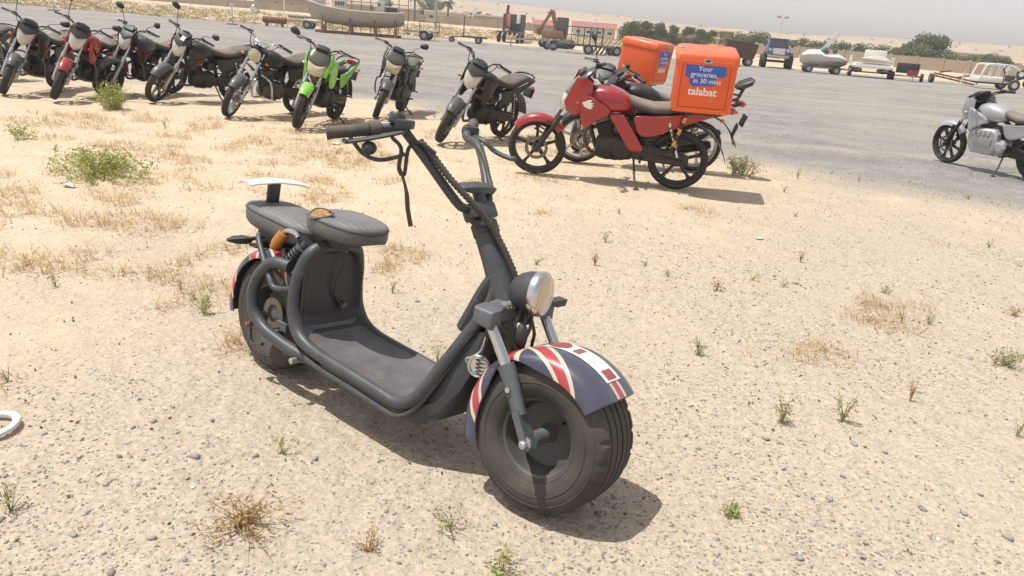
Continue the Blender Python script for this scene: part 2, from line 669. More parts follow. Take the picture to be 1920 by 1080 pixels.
# ------------------------------------------------------------------ the electric scooter in the foreground
def flag_material():
    """navy, white and red crosses laid over a mudguard; UV runs along and across it"""
    m = N('flag_print')
    uv = m.n('ShaderNodeUVMap').outputs[0]
    sp = m.n('ShaderNodeSeparateXYZ')
    m.l(uv, sp.inputs[0])
    U = m.math('MULTIPLY', m.math('SUBTRACT', sp.outputs[0], .50), 2.0)      # -1..1 along
    V = m.math('MULTIPLY', m.math('SUBTRACT', sp.outputs[1], .5), 2.0)      # -1..1 across
    aU, aV = m.math('ABSOLUTE', U), m.math('ABSOLUTE', V)
    dg = m.math('ABSOLUTE', m.math('MULTIPLY', m.math('SUBTRACT', m.math('MULTIPLY', aU, 1.5), aV), .66))
    cs = m.math('MINIMUM', m.math('MULTIPLY', aU, 1.0), m.math('MULTIPLY', aV, .75))
    white = m.math('MAXIMUM', m.math('LESS_THAN', dg, .150), m.math('LESS_THAN', cs, .105))
    red = m.math('MAXIMUM', m.math('LESS_THAN', dg, .082), m.math('LESS_THAN', cs, .055))
    red = m.math('MULTIPLY', red, m.math('MAXIMUM', m.math('LESS_THAN', cs, .055), m.math('GREATER_THAN', cs, .105)))
    co = m.coord()
    n = m.noise(co, 22, 6, .7)
    c = m.mix(white, (.036, .044, .092), (.62, .55, .42))
    c = m.mix(red, c, (.43, .028, .045))
    scr = m.ss(.68, .72, n)
    c = m.mix(m.math('MULTIPLY', scr, .55), c, (.36, .30, .25))
    g = m.n('ShaderNodeNewGeometry')
    s2 = m.n('ShaderNodeSeparateXYZ')
    m.l(g.outputs['Normal'], s2.inputs[0])
    d = m.math('MULTIPLY', m.math('MULTIPLY_ADD', s2.outputs[2], .5, .5, clamp=True), m.math('MULTIPLY', m.noise(co, 8, 5, .6), .20))
    c = m.mix(d, c, DUST)
    m.l(c, m.b.inputs['Base Color'])
    m.b.inputs['Roughness'].default_value = .34
    m.b.inputs['Coat Weight'].default_value = .35
    return m.m


def deck_material():
    m = N('tread_plate_rubber')
    co = m.coord()
    mp = m.n('ShaderNodeMapping')
    mp.inputs['Rotation'].default_value = (0, 0, .785)
    m.l(co, mp.inputs[0])
    br = m.n('ShaderNodeTexBrick')
    br.inputs['Scale'].default_value = 42
    br.inputs['Mortar Size'].default_value = .10
    br.inputs['Color1'].default_value = (1, 1, 1, 1)
    br.inputs['Color2'].default_value = (.85, .85, .85, 1)
    br.inputs['Mortar'].default_value = (0, 0, 0, 1)
    m.l(mp.outputs[0], br.inputs['Vector'])
    n = m.noise(co, 11, 6, .7)
    c = m.mix(m.ss(.2, .85, n), (.125, .127, .131), (.270, .268, .262))
    c = m.mix(m.math('MULTIPLY', br.outputs['Fac'], .55), c, (.05, .047, .043))
    m.l(c, m.b.inputs['Base Color'])
    m.b.inputs['Roughness'].default_value = .6
    m.bump(br.outputs['Color'], .5, .0015)
    return m.m


def quilt_material():
    m = N('quilted_black_vinyl')
    co = m.coord()
    w = m.n('ShaderNodeTexWave')
    w.wave_type = 'BANDS'
    w.bands_direction = 'Y'
    w.inputs['Scale'].default_value = 12
    w.inputs['Distortion'].default_value = .6
    m.l(co, w.inputs[0])
    n = m.noise(co, 8, 6, .7)
    g = m.n('ShaderNodeNewGeometry')
    s2 = m.n('ShaderNodeSeparateXYZ')
    m.l(g.outputs['Normal'], s2.inputs[0])
    top = m.ss(.45, .8, s2.outputs[2])
    up = m.math('MULTIPLY_ADD', s2.outputs[2], .5, .5, clamp=True)
    c = m.mix(m.math('MULTIPLY', up, m.math('MULTIPLY', n, .85)), (.058, .060, .064), (.33, .325, .315))
    crk = m.ss(.60, .64, m.noise(co, 40, 6, .7))
    c = m.mix(m.math('MULTIPLY', crk, .35), c, (.10, .095, .09))
    m.l(c, m.b.inputs['Base Color'])
    m.b.inputs['Roughness'].default_value = .58
    sq = m.math('POWER', w.outputs['Fac'], .35)
    h = m.math('ADD', m.math('MULTIPLY', sq, top), m.math('MULTIPLY', n, .25))
    m.bump(h, .55, .005)
    return m.m


T.flag = flag_material()
T.deck = deck_material()
T.quilt = quilt_material()
GD = (.30, .29, .275)
T.frame = mk('matt_black_frame', (.036, .042, .050), .36, .1, .26, .25, 10, .15, worn=((.17, .17, .17), .45), dcol=GD)
T.tub = mk('matt_black_tub', (.024, .027, .031), .45, 0, .24, .25, 7, dcol=GD)
T.conduit = mk('corrugated_conduit', (.022, .022, .023), .5, 0, .35, .2, 12)
T.foam = mk('torn_yellow_foam', (.40, .215, .07), .95, 0, .15, .75, 40, .9, worn=((.07, .035, .015), .85))
T.copper = mk('amber_shock_can', (.52, .22, .05), .35, .5, .3, .2, 10)
T.fattyre = mk('fat_tyre_rubber', (.034, .032, .029), .85, 0, .36, .35, 12, .3)
T.clear = mk('headlamp_glass', (.60, .49, .31), .25, 0, .22, .1, 15, coat=1)
T.forkgrey = mk('grey_fork_casting', (.100, .113, .128), .45, .3, .30, .14, 12, dcol=GD, worn=((.24, .24, .24), .35))
T.rim = mk('black_rim', (.045, .047, .050), .40, .2, .35, .2, 9)
T.grip = mk('worn_rubber_grip', (.045, .044, .043), .75, 0, .6, .3, 18, .5)

PSI, LEAN = -.6555, -.1228
SC = thing('electric_scooter', 'black fat-tyred electric scooter with flag-patterned mudguards standing on the sand', 'scooter',
           (-.869, 2.742, .004), (LEAN, 0, PSI))
AX_F = Vector((1.268, 0, .226))
RAKE = rad(33.5)
AXIS = Vector((-math.sin(RAKE), 0, math.cos(RAKE)))
PIV = Vector((.858, 0, .828))
ST = Matrix.Translation(PIV) @ Matrix.Rotation(rad(5.5), 4, AXIS) @ Matrix.Translation(-PIV)


def fat_wheel(name, c, M, w=.112, r=.226, rr=.114):
    k = w / .112
    # rim is the part, tyre, hub and axle are its pieces
    b = B()
    for sd in (-1, 1):
        b.lathe(c, (0, sd, 0), [(.080 * k, rr + .006), (.090 * k, rr + .008), (.093 * k, rr + .002), (.088 * k, rr - .005), (.070 * k, rr - .010), (.045 * k, rr - .014), (.030 * k, rr - .018), (.022 * k, .085), (.018 * k, .05), (.018 * k, .0)], 48)
    b.lathe(c, (0, 1, 0), [(-.085 * k, rr), (.085 * k, rr)], 48)
    wh = b.build(name, T.rim, SC, M)
    prof = [(-.078, .108), (-.095, .118), (-.107, .135), (-.1135, .158), (-.113, .180), (-.107, .198), (-.101, .209), (-.094, .2165), (-.086, .2205), (-.074, .223),
            (-.068, .2235), (-.067, .2185), (-.061, .2185), (-.060, .2245), (-.036, .226), (-.035, .2205), (-.029, .2205), (-.028, .2262), (-.004, .2266), (-.003, .221), (.003, .221), (.004, .2266)]
    prof = [(t * k, q * r / .226) for t, q in prof]
    prof = prof + [(-t, q) for t, q in reversed(prof[:-2])]
    n = 132
    np_ = len(prof)

    def jig(i, kk):
        j = min(i, np_ - 1 - i)
        return -.006 if (6 <= j <= 9 and kk % 6 == 0) else 0
    ty = B().lathe(c, (0, 1, 0), prof, n, jig=jig)
    for sd in (-1, 1):
        for rr_ in (.127, .166, .195):
            i_ = .108 if rr_ < .15 else .1128 if rr_ < .18 else .1083
            i_ = {.127: .1015, .166: .1138, .195: .1082}[rr_]
            ty.tube([(c[0] + rr_ * r / .226 * math.cos(a_), c[1] + sd * i_ * k, c[2] + rr_ * r / .226 * math.sin(a_)) for a_ in [2 * math.pi * q / 72 for q in range(72)]], .0016, 4, closed=True)
    ty.build('tyre', T.fattyre, wh, M, ang=28)
    return wh


fw = fat_wheel('front_wheel', AX_F, ST)
B().lathe(AX_F, (0, -1, 0), [(.012, .03), (.03, .026), (.034, .023), (.128, .023), (.130, .018)], 20, (False, True)).lathe(AX_F, (0, 1, 0), [(.012, .03), (.03, .026), (.034, .023), (.128, .023), (.130, .018)], 20, (False, True)).build('axle_sleeve', T.forkgrey, fw, ST)
B().tube([AX_F + Vector((.062, -.045, .062)), AX_F + Vector((.058, -.075, .058))], .004, 6).build('valve', T.tub, fw, ST)
RW = Vector((-.030, .0, .222))
rw = fat_wheel('rear_wheel', RW, Matrix(), .100, .222)
B().lathe(RW, (0, -1, 0), [(.012, .06), (.03, .055), (.036, .03), (.06, .025), (.062, .0)], 24).build('hub_motor', T.forkgrey, rw)
B().lathe(RW, (0, -1, 0), [(.066, .035), (.066, .062), (.069, .062), (.069, .035)], 32).build('brake_disc', T.disc, rw)
cal = B().box((.055, -.105, .165), (.035, .04, .05)).build('brake_caliper', T.forkgrey, SC, bev=.006)

# fork: chromed stanchions in grey legs
for sd in (-1, 1):
    top, mid, low = Vector((1.070, .150 * sd, .535)), Vector((1.166, .148 * sd, .405)), Vector((1.278, .160 * sd, .232))
    leg = B().tube([top, mid], .0165, 16).build('chrome_fork_tube', T.chrome, SC, ST)
    b = B()
    b.tube([mid + Vector((-.012, 0, .016)), mid, mid.lerp(low, .3), mid.lerp(low, .62)], [.026, .0255, .022, .020], 14)
    b.bar(mid.lerp(low, .55), low + (low - mid) * .10, .022, .046, (0, 1, 0))
    lw = b.build('fork_leg', T.forkgrey, SC, ST)
    B().lathe(low + Vector((0, sd * .008, 0)), (0, sd, 0), [(0, .020), (.008, .020), (.010, .013), (.022, .012), (.026, .008), (.026, 0)], 8).build('axle_nut', T.alloy, lw, ST, ang=20)
    d = (low - mid).normalized()
    b = B()
    for i in range(4):
        for j in (-1, 0, 1):
            p = mid.lerp(low, .68) + d * (i * .011 + (.005 if j == 0 else 0)) + Vector((.84, 0, .54)) * (j * .010)
            b.lathe(p, (0, sd, 0), [(.0115, .0035), (.0122, .0035), (.0122, 0)], 6)
    b.build('vent_holes', T.tub, lw, ST)
    B().lathe(mid + d * .05 + Vector((0, sd * .018, 0)), (0, sd, 0), [(0, .008), (.012, .008), (.012, 0)], 8).build('mudguard_bolt', T.chrome, lw, ST)
# fork crown
b = B()
for sd in (-1, 1):
    b.loft([[(1.052 + dx * s + o, y * sd, .545 + dz * s + h) for dx, dz in ((-.03, -.02), (.035, -.028), (.035, .022), (-.03, .026))] for y, s, o, h in
            ((.0, 1.0, .0, .0), (.05, .9, -.004, .004), (.10, .85, .0, .0), (.125, 1.1, .008, -.004), (.172, 1.1, .012, -.008), (.180, .9, .012, -.008))])
cw = b.build('fork_crown', T.forkgrey, SC, ST, bev=.005)
b = B()
for i in range(3):
    b.box((1.070, -.075 + i * .018, .566), (.028, .006, .006), Matrix.Rotation(.5, 3, 'Y'))
b.build('crown_ribs', T.silver, cw, ST)


def guard(name, ac, R, a0, a1, hw, M, edge, th=.004, rows=44, cols=17, mat=None, parent=SC):
    g = []
    for i in range(rows):
        a = rad(a0 + (a1 - a0) * i / (rows - 1))
        row = []
        ed = edge(i / (rows - 1))
        for j in range(cols):
            t = -1 + 2 * j / (cols - 1)
            s = abs(t)
            y = hw * math.copysign(min(1, math.sin(min(1, s * 1.08) * math.pi / 2)), t)
            dr = (R - ed) * max(0, s - .25) ** 2.0 / .75 ** 2
            rr = R - dr
            row.append((ac.x + rr * math.cos(a), y, ac.z + rr * math.sin(a)))
        g.append(row)
    b = B().sheet(g, th, True)
    return g, b.build(name, mat or T.flag, parent, M)


def fedge(t):
    return .196 + .042 * math.exp(-((t - .52) / .13) ** 2)


gf, ffen = guard('front_mudguard', AX_F, .254, 42, 199, .122, ST, fedge)


def patch(g, i0, i1, j0, j1, name, mat, parent, M, lift=.0022, oval=False):
    G = [[Vector(p) for p in row] for row in g]

    def at(u, v):
        i, j = min(int(u), len(G) - 2), min(int(v), len(G[0]) - 2)
        fu, fv = u - i, v - j
        return (G[i][j] * (1 - fu) + G[i + 1][j] * fu) * (1 - fv) + (G[i][j + 1] * (1 - fu) + G[i + 1][j + 1] * fu) * fv
    ax = AX_F
    n = 10
    gg = []
    for a in range(n):
        row = []
        for c in range(n):
            u, v = a / (n - 1), c / (n - 1)
            if oval:
                th_, r_ = 2 * math.pi * v, max(.02, u)
                u, v = .5 + .5 * r_ * math.cos(th_), .5 + .5 * r_ * math.sin(th_)
            p = at(i0 + (i1 - i0) * u, j0 + (j1 - j0) * v)
            q = (p - Vector((ax.x, p.y, ax.z))).normalized()
            row.append(p + q * lift)
        gg.append(row)
    return B().sheet(gg, .0008).build(name, mat, parent, M)


b = B()
for j in (0, -1):
    b.tube([row[j] for row in gf], .0035, 6)
b.tube(gf[0], .0035, 6).tube(gf[-1], .0035, 6)
b.build('rolled_edge', T.flag, ffen, ST)
patch(gf, 3.2, 17, 6.4, 9.8, 'white_band', T.sticker, ffen, ST, .0060)
patch(gf, 13, 17, 6.5, 9.7, 'red_emblem', T.redd, ffen, ST, .0075, True)
patch(gf, 10.6, 11.9, 7.1, 9.1, 'red_dash', T.red, ffen, ST, .0075)
patch(gf, 3.6, 5.6, 7.1, 9.1, 'red_dash', T.red, ffen, ST, .0075)
gr_, rfen = guard('rear_mudguard', RW, .252, 33, 192, .112, Matrix(), lambda t: .198 + .02 * math.sin(t * 3.14))

# frame rails, deck and tub
RAILS = [(.225, 0, .548), (.222, .06, .545), (.212, .105, .520), (.198, .132, .455), (.190, .142, .375), (.200, .147, .300), (.240, .152, .238), (.310, .157, .208),
         (.420, .160, .194), (.560, .160, .184), (.700, .160, .172), (.775, .158, .168), (.825, .150, .190), (.862, .136, .238), (.915, .105, .350), (.965, .060, .470), (.995, .036, .545), (1.0, .026, .60)]
for sd in (-1, 1):
    P = cr([(x, y * sd, z) for x, y, z in RAILS], 5)
    R = [.026 - .004 * sstep(.22, .34, p.x) for p in P]
    rl = B().tube(P, R, 14, flat=(1.0, .95)).build('frame_rail', T.frame, SC)
    P2 = cr([(x, y * sd * 1.05, z - .040) for x, y, z in RAILS[7:16]], 4)
    B().tube(P2, .010, 8).build('lower_trim', T.frame, rl)
g = []
for x, z in [(.235, .245), (.255, .225), (.285, .208), (.33, .196), (.42, .187), (.56, .178), (.70, .166), (.77, .164), (.80, .172), (.83, .196), (.855, .232)]:
    hw = .145 if x < .8 else .135
    g.append([(x, hw * t, z + .014 - .004 * (1 - abs(t) ** 4) + .006 * abs(t) ** 6) for t in (-1, -.9, -.7, -.35, 0, .35, .7, .9, 1)])
B().sheet(g, .012).build('footboard', T.deck, SC)
g = []
for i in range(15):
    t = i / 14
    z = .215 + .300 * t
    row = []
    for j in range(17):
        s = -1 + 2 * j / 16
        hw = .138 - .035 * max(0, (z - .40) / .12) ** 2
        dep = .022 * (1 - abs(s) ** 6)
        x = .222 - dep + .06 * (1 - sstep(0, .22, t))
        row.append((x, hw * s, z))
    g.append(row)
tb = B().sheet(g, .006).build('seat_tub', T.tub, SC)
for y, z in ((-.085, .44), (.075, .43), (-.085, .285), (.075, .28)):
    B().lathe((.199, y, z), (1, 0, 0), [(0, .010), (.007, .009), (.008, .004), (.006, 0)], 10).build('panel_bolt', T.forkgrey, tb)
B().box((.235, -.0, .228), (.05, .22, .03)).build('battery_step', T.tub, SC, bev=.008)
P = cr([(.23, .03, .535), (.235, .035, .48), (.225, .015, .42), (.218, .012, .37), (.215, .03, .335), (.218, .05, .318)], 5)
cb = B().tube(P, .0045, 6).build('loose_cable', T.conduit, SC)
B().box((.218, .058, .312), (.02, .03, .018), Matrix.Rotation(.6, 3, 'X')).build('plug', T.grey, cb, bev=.002)
# belly under the footboard and the front panel up to the neck
g = []
for x, z, hw in [(.24, .20, .10), (.30, .150, .125), (.45, .118, .135), (.70, .108, .135), (.84, .112, .13), (.92, .160, .12), (.985, .26, .105), (1.02, .36, .085), (1.03, .45, .06), (1.015, .53, .035)]:
    g.append([(x - .01, -hw, z + .055), (x, -hw, z + .02), (x, -hw * .9, z), (x, 0, z - .003), (x, hw * .9, z), (x, hw, z + .02), (x - .01, hw, z + .055)])
B().sheet(g, .006).build('belly_panel', T.tub, SC)
g = [[(x + dx, sd * hw, z) for x, z, hw, dx in q] for sd, q in ((-1, [(.80, .16, .132, 0), (.90, .34, .10, 0), (.96, .46, .06, 0)]), (-1, [(.90, .12, .125, 0), (.99, .30, .10, 0), (1.02, .46, .055, 0)]))]
B().sheet(g, .004).build('side_panel', T.tub, SC)
g = [[(p[0], -p[1], p[2]) for p in r_] for r_ in g]
B().sheet(g, .004).build('side_panel', T.tub, SC)
# steering column
P = cr([(1.062, 0, .515), (1.012, 0, .590), (.965, 0, .662), (.925, 0, .725), (.893, 0, .775)], 5)
clm = B().tube(P, [.047 - .0008 * i if i < 12 else .038 for i in range(21)], 18, flat=(1.1, 1.0)).build('steering_column', T.frame, SC)
P = cr([(.985, 0, .63), (.958, 0, .575), (.93, 0, .505), (.905, 0, .44)], 4)
B().tube(P, [.038 + .001 * i for i in range(len(P))], 12, flat=(1.2, .8)).build('neck_gusset', T.frame, SC)
B().lathe((.914, 0, .742), AXIS, [(0, .040), (.002, .0425), (.038, .0425), (.040, .040)], 18).build('tape_wrap', T.tub, clm)
b = B().box((.872, 0, .806), (.06, .105, .055), Matrix.Rotation(-RAKE, 3, 'Y'))
b.build('bar_clamp', T.frame, SC, bev=.012)
b = B()
b.loft([[(.842 + dx, y, .878 + dz + tz) for dx, dz in ((-.03 * s, -.012 * s), (.03 * s, -.016 * s), (.034 * s, .004), (.0, .014 * s), (-.034 * s, .008))] for y, s, tz in ((-.072, .45, -.004), (-.05, .95, 0), (0, 1.1, .002), (.05, .95, 0), (.085, .5, -.004))])
b.tube([(.872, 0, .83), (.85, 0, .872)], .020, 10)
b.build('bar_pad', T.frame, SC, bev=.004)

# handlebar
RC, RE = Vector((.694, -.200, 1.027)), Vector((.563, -.366, .980))
LC, LE = Vector((.622, .175, 1.018)), Vector((.510, .330, 1.052))
hb = B()
hb.tube(cr([(.868, 0, .812), (.862, -.055, .815), (.842, -.085, .835), (.760, -.150, .945), RC + Vector((.018, .012, -.02)), RC, RC.lerp(RE, .12), RE], 5), .0145, 12)
hb.tube(cr([(.868, 0, .812), (.86, .04, .825), (.842, .062, .86), (.725, .130, .985), LC + Vector((.02, -.012, -.012)), LC, LC.lerp(LE, .15), LE], 5), .0145, 12)
hb.build('handlebar', T.frame, SC)
for c_, e_, sd in ((RC, RE, -1), (LC, LE, 1)):
    d = (e_ - c_).normalized()
    q = c_.lerp(e_, .42)
    ln = (e_ - q).length
    prof = [(0, .0165), (.004, .0215), (.012, .0215), (.014, .0185)]
    for i in range(9):
        t = .016 + (ln - .03) * i / 9
        prof += [(t, .0185), (t + .002, .0175), (t + .004, .0185)]
    prof += [(ln - .010, .0188), (ln - .008, .0205), (ln, .0205), (ln + .001, .010), (ln - .004, .006), (ln - .004, 0)]
    gp = B().lathe(q, d, prof, 20).build('grip', T.grip, SC)
    # throttle or switch collar
    B().lathe(c_.lerp(e_, .26), d, [(0, .016), (.002, .025), (.018, .027), (.030, .025), (.034, .021), (.036, .016)], 18).build('throttle_collar' if sd < 0 else 'switch_collar', T.grip, SC)
    fwd = Vector((.80, 0, .1)) if sd < 0 else Vector((.75, .1, .0))
    # brake reservoir and lever
    k = c_.lerp(e_, .02 if sd < 0 else .25)
    if sd < 0:
        rs = B()
        rs.box(k + Vector((.030, -.01, .012)), (.050, .075, .026), Matrix.Rotation(.65, 3, 'Z'))
        mc = rs.build('brake_master', T.tub, SC, bev=.006)
        B().lathe(k + Vector((-.006, -.012, .008)), (0, .12, 1), [(0, .022), (.004, .0245), (.028, .024), (.033, .020), (.034, 0)], 16).build('fluid_reservoir', T.frame, mc)
        a = k + Vector((.055, -.02, -.004))
        lv = B().tube(cr([a, a.lerp(RE + Vector((.075, .03, .0)), .4) + Vector((.004, 0, -.006)), RE + Vector((.072, .030, -.012)), RE + Vector((.066, .012, -.012))], 5), .010, 8, flat=(1.15, .7))
        lv.build('brake_lever', T.frame, SC)
        B().ell(c_.lerp(e_, .55) + Vector((.045, .0, -.045)), (.022, .024, .020)).build('horn_pod', T.tub, SC)
        st = cr([RE.lerp(c_, .32) + Vector((0, 0, -.018)), RE.lerp(c_, .35) + Vector((.03, .02, -.06)), c_ + Vector((.0, -.075, -.100)), c_ + Vector((.02, -.03, -.088)), c_ + Vector((.028, 0, -.075))], 6)
        B().tube(st, .007, 6, flat=(.35, 1.0)).build('wrist_strap', T.tub, SC)
        st = cr([c_ + Vector((.03, -.06, -.03)), c_ + Vector((.03, -.02, -.06)), c_ + Vector((.02, -.01, -.12)), c_ + Vector((.03, .005, -.135)), c_ + Vector((.03, .01, -.06)), c_ + Vector((.06, .02, -.035)), c_ + Vector((.10, .055, -.06))], 6)
        B().tube(st, .006, 8).build('control_cable', T.conduit, SC)
        st = cr([c_ + Vector((.02, -.012, -.11)), c_ + Vector((.035, .0, -.15)), c_ + Vector((.05, .005, -.19)), c_ + Vector((.055, .012, -.235)), c_ + Vector((.07, .018, -.285))], 6)
        B().tube(st, [.004 + .002 * sstep(8, 14, i) for i in range(len(st))], 6, flat=(.5, 1.3)).build('hanging_strap', T.conduit, SC)
    else:
        B().box(k + Vector((.01, 0, -.002)), (.05, .05, .045), Matrix.Rotation(-.6, 3, 'Z')).build('switch_block', T.tub, SC, bev=.008)
        a = k + Vector((.025, .0, -.012))
        P = cr([a, a + Vector((.06, -.01, -.008)), a + Vector((.10, .005, -.035)), a + Vector((.15, .02, -.048)), a + Vector((.175, .025, -.048))], 5)
        B().tube(P, [.013] * 4 + [.010] * (len(P) - 6) + [.0105, .011], 10, flat=(1, .8)).build('brake_lever', T.frame, SC)
# corrugated conduits down the bars
def conduit(pts, r, name='corrugated_conduit', step=.010):
    P = cr(pts, 14)
    out, acc = [P[0]], 0
    L = sum((P[i + 1] - P[i]).length for i in range(len(P) - 1))
    n = int(L / (step / 2))
    # resample evenly
    cum = [0]
    for i in range(len(P) - 1):
        cum.append(cum[-1] + (P[i + 1] - P[i]).length)
    Q = []
    j = 0
    for i in range(n + 1):
        s = L * i / n
        while j < len(P) - 2 and cum[j + 1] < s:
            j += 1
        t = (s - cum[j]) / max(1e-9, cum[j + 1] - cum[j])
        Q.append(P[j].lerp(P[j + 1], t))
    return B().tube(Q, [r if i % 2 else r * .72 for i in range(len(Q))], 8).build(name, T.conduit, SC, ang=80)


conduit([RC + Vector((.05, .03, -.03)), (.775, -.150, .967), (.840, -.118, .900), (.900, -.078, .842), (.948, -.034, .782), (.990, -.012, .722), (1.032, .0, .66), (1.062, .01, .605), (1.078, .02, .565)], .012, step=.013)
conduit([LC + Vector((.025, -.015, -.01)), (.758, .108, .972), (.822, .080, .905), (.868, .052, .865)], .0095, step=.012)
B().tube(cr([(.885, -.06, .79), (.90, -.045, .775), (.93, -.02, .770), (.925, .02, .768)], 4), .009, 8).build('cable_tie', T.tub, SC)

# headlamp
HD = Matrix.Rotation(rad(11), 3, 'Z') @ Vector((1, 0, .05))
HC = Vector((1.135, .0, .615))
hl = B().lathe(HC, HD, [(-.088, 0), (-.086, .018), (-.075, .038), (-.055, .053), (-.03, .062), (0, .066)], 28).build('headlamp', T.tub, SC)
B().lathe(HC, HD, [(-.004, .067), (.010, .069), (.020, .067), (.026, .060), (.022, .054)], 28).build('chrome_ring', T.chrome, hl)
B().lathe(HC, HD, [(.021, .056), (.028, .046), (.032, .028), (.034, .0)], 24).build('lamp_glass', T.clear, hl)
b = B().box(HC + Vector((-.03, 0, -.075)), (.035, .03, .05)).box((1.09, 0, .55), (.07, .03, .02))
b.build('lamp_bracket', T.tub, SC)
b = B()
for q in ([(1.10, .00, .575), (1.115, -.015, .54), (1.125, -.03, .50), (1.115, -.035, .455), (1.09, -.03, .44), (1.085, -.01, .47), (1.10, .01, .52)],
          [(1.11, .01, .57), (1.13, .0, .52), (1.13, -.02, .475), (1.11, -.03, .445), (1.10, -.045, .435)],
          [(1.10, -.02, .56), (1.10, -.04, .50), (1.115, -.05, .455), (1.13, -.03, .44), (1.12, .0, .48)],
          [(1.05, -.05, .515), (1.075, -.055, .49), (1.10, -.05, .48), (1.115, -.04, .47)],
          [(1.13, .0, .53), (1.14, .01, .49), (1.135, .015, .45), (1.15, .015, .42), (1.15, .01, .38)]):
    b.tube(cr(q, 5), .0055, 7)
b.ell((1.118, -.025, .48), (.020, .022, .042))
b.build('wire_bundle', T.conduit, SC)
B().tube([(1.08, .04, .575), (1.13, .075, .575)], .008, 8).loft([[(1.13 + a_, .075 + t * .09, .575 + h_ * s) for a_, h_ in ((-.015 * s, -.010), (.015 * s, -.012), (.018 * s, .010), (-.012 * s, .012))] for t, s in ((0, .5), (.3, 1), (.8, 1), (1, .5))]).build('indicator', T.tub, SC)
# chromed horn low on the side of the neck
HRN = Vector((1.035, -.100, .372))
hn = B().lathe(HRN, (.45, -1, .08), [(-.02, .02), (-.018, .030), (0, .034), (.008, .035), (.012, .032), (.009, .027), (.002, .025), (.002, 0)], 24).build('horn', T.chrome, SC)
b = B()
for i in range(4):
    b.box(HRN + Vector((.004, -.009, -.018 + i * .012)), (.045, .004, .004), Matrix.Rotation(-.42, 3, 'Z'))
b.build('horn_grille', T.tub, hn)
B().tube(cr([(1.06, -.12, .475), (1.05, -.12, .43), (1.02, -.118, .40), (.995, -.115, .385), (1.0, -.11, .37)], 5), .003, 6).build('horn_wire', T.chrome, SC)

# seats
def cushion(secs, name, mat):
    # secs: x, z top, z bottom, half width top, half width bottom
    rings = []
    for x, zt, zb, wt, wb in secs:
        r = []
        prof = [(-1, .42), (-.985, .68), (-.93, .86), (-.80, .955), (-.5, .99), (0, 1.0), (.5, .99), (.80, .955), (.93, .86), (.985, .68), (1, .42), (.97, .15), (.88, .0), (.4, 0), (0, 0), (-.4, 0), (-.88, .0), (-.97, .15)]
        for t, h in prof:
            w = wb + (wt - wb) * h
            r.append((x, t * w, zb + (zt - zb) * h))
        rings.append(r)
    return B().loft(rings).build(name, mat, SC, ang=70)


def seat_secs(x0, x1, z0, z1, th, hw, nose, n=24):
    out = []
    for i in range(n + 1):
        t = i / n
        x = x0 + (x1 - x0) * (.5 - .5 * math.cos(t * math.pi))
        u = (x - x0) / (x1 - x0)
        s = (1 - abs(2 * u - 1) ** 3.0) ** .42 if 0 < u < 1 else .0
        s = max(s, .12)
        k = nose(u)
        zm = z0 + (z1 - z0) * u
        out.append((x, zm + th * (.42 + .58 * s) * .55, zm - th * .45 * (.5 + .5 * s), hw * k * (.14 + .86 * s), hw * k * (.12 + .85 * s)))
    return out


fs = cushion(seat_secs(.118, .425, .633, .619, .080, .120, lambda u: .95 + .05 * math.sin(u * 3.14) - .10 * max(0, u - .6)), 'front_seat', T.quilt)
rs = cushion(seat_secs(-.272, .145, .590, .552, .090, .116, lambda u: 1.0 - .12 * max(0, u - .4)), 'rear_seat', T.quilt)


def welt(secs, name, parent, h=.72):
    P = []
    for sd in (-1, 1):
        q = [(x, sd * (wb + (wt - wb) * h) * .982, zb + (zt - zb) * h) for x, zt, zb, wt, wb in secs]
        P += q if sd < 0 else q[::-1]
    B().tube(P, .0028, 6, closed=True).build(name, T.tub, parent)


welt(seat_secs(.118, .425, .633, .619, .080, .120, lambda u: .95 + .05 * math.sin(u * 3.14) - .10 * max(0, u - .6)), 'welt', fs)
welt(seat_secs(-.272, .145, .590, .552, .090, .116, lambda u: 1.0 - .12 * max(0, u - .4)), 'welt', rs)
# torn corner of the front seat: foam showing through a split
FC = Vector((.226, -.092, .6690))
fo = []
r1 = random.Random(3)
for i in range(6):
    k = i / 5
    ring = []
    for j in range(22):
        a = 2 * math.pi * j / 22
        q = Vector((math.cos(a) * .050, math.sin(a) * .030, 0)) * (1 - k * .97) * (1 + .12 * math.sin(3 * a + 1))
        z = .0045 * math.sin(k * 1.5) - .004 * k + r1.uniform(-.0025, .0025) * (1 if 0 < i < 5 else 0)
        ring.append(FC + Matrix.Rotation(.12, 3, 'Z') @ Matrix.Rotation(.50, 3, 'X') @ Matrix.Rotation(-.10, 3, 'Y') @ (q + Vector((0, 0, z))))
    fo.append(ring)
fm = B().loft(fo).build('exposed_foam', T.foam, fs, ang=180)
tag(fm, 'torn yellow foam showing at the corner of the seat')
P = [p + (p - FC) * .06 + Vector((0, 0, .001)) for p in fo[0]]
B().tube(P, [.0030 + .001 * math.sin(i * 1.7) for i in range(len(P))], 6, closed=True).build('torn_edge', T.quilt, fm)
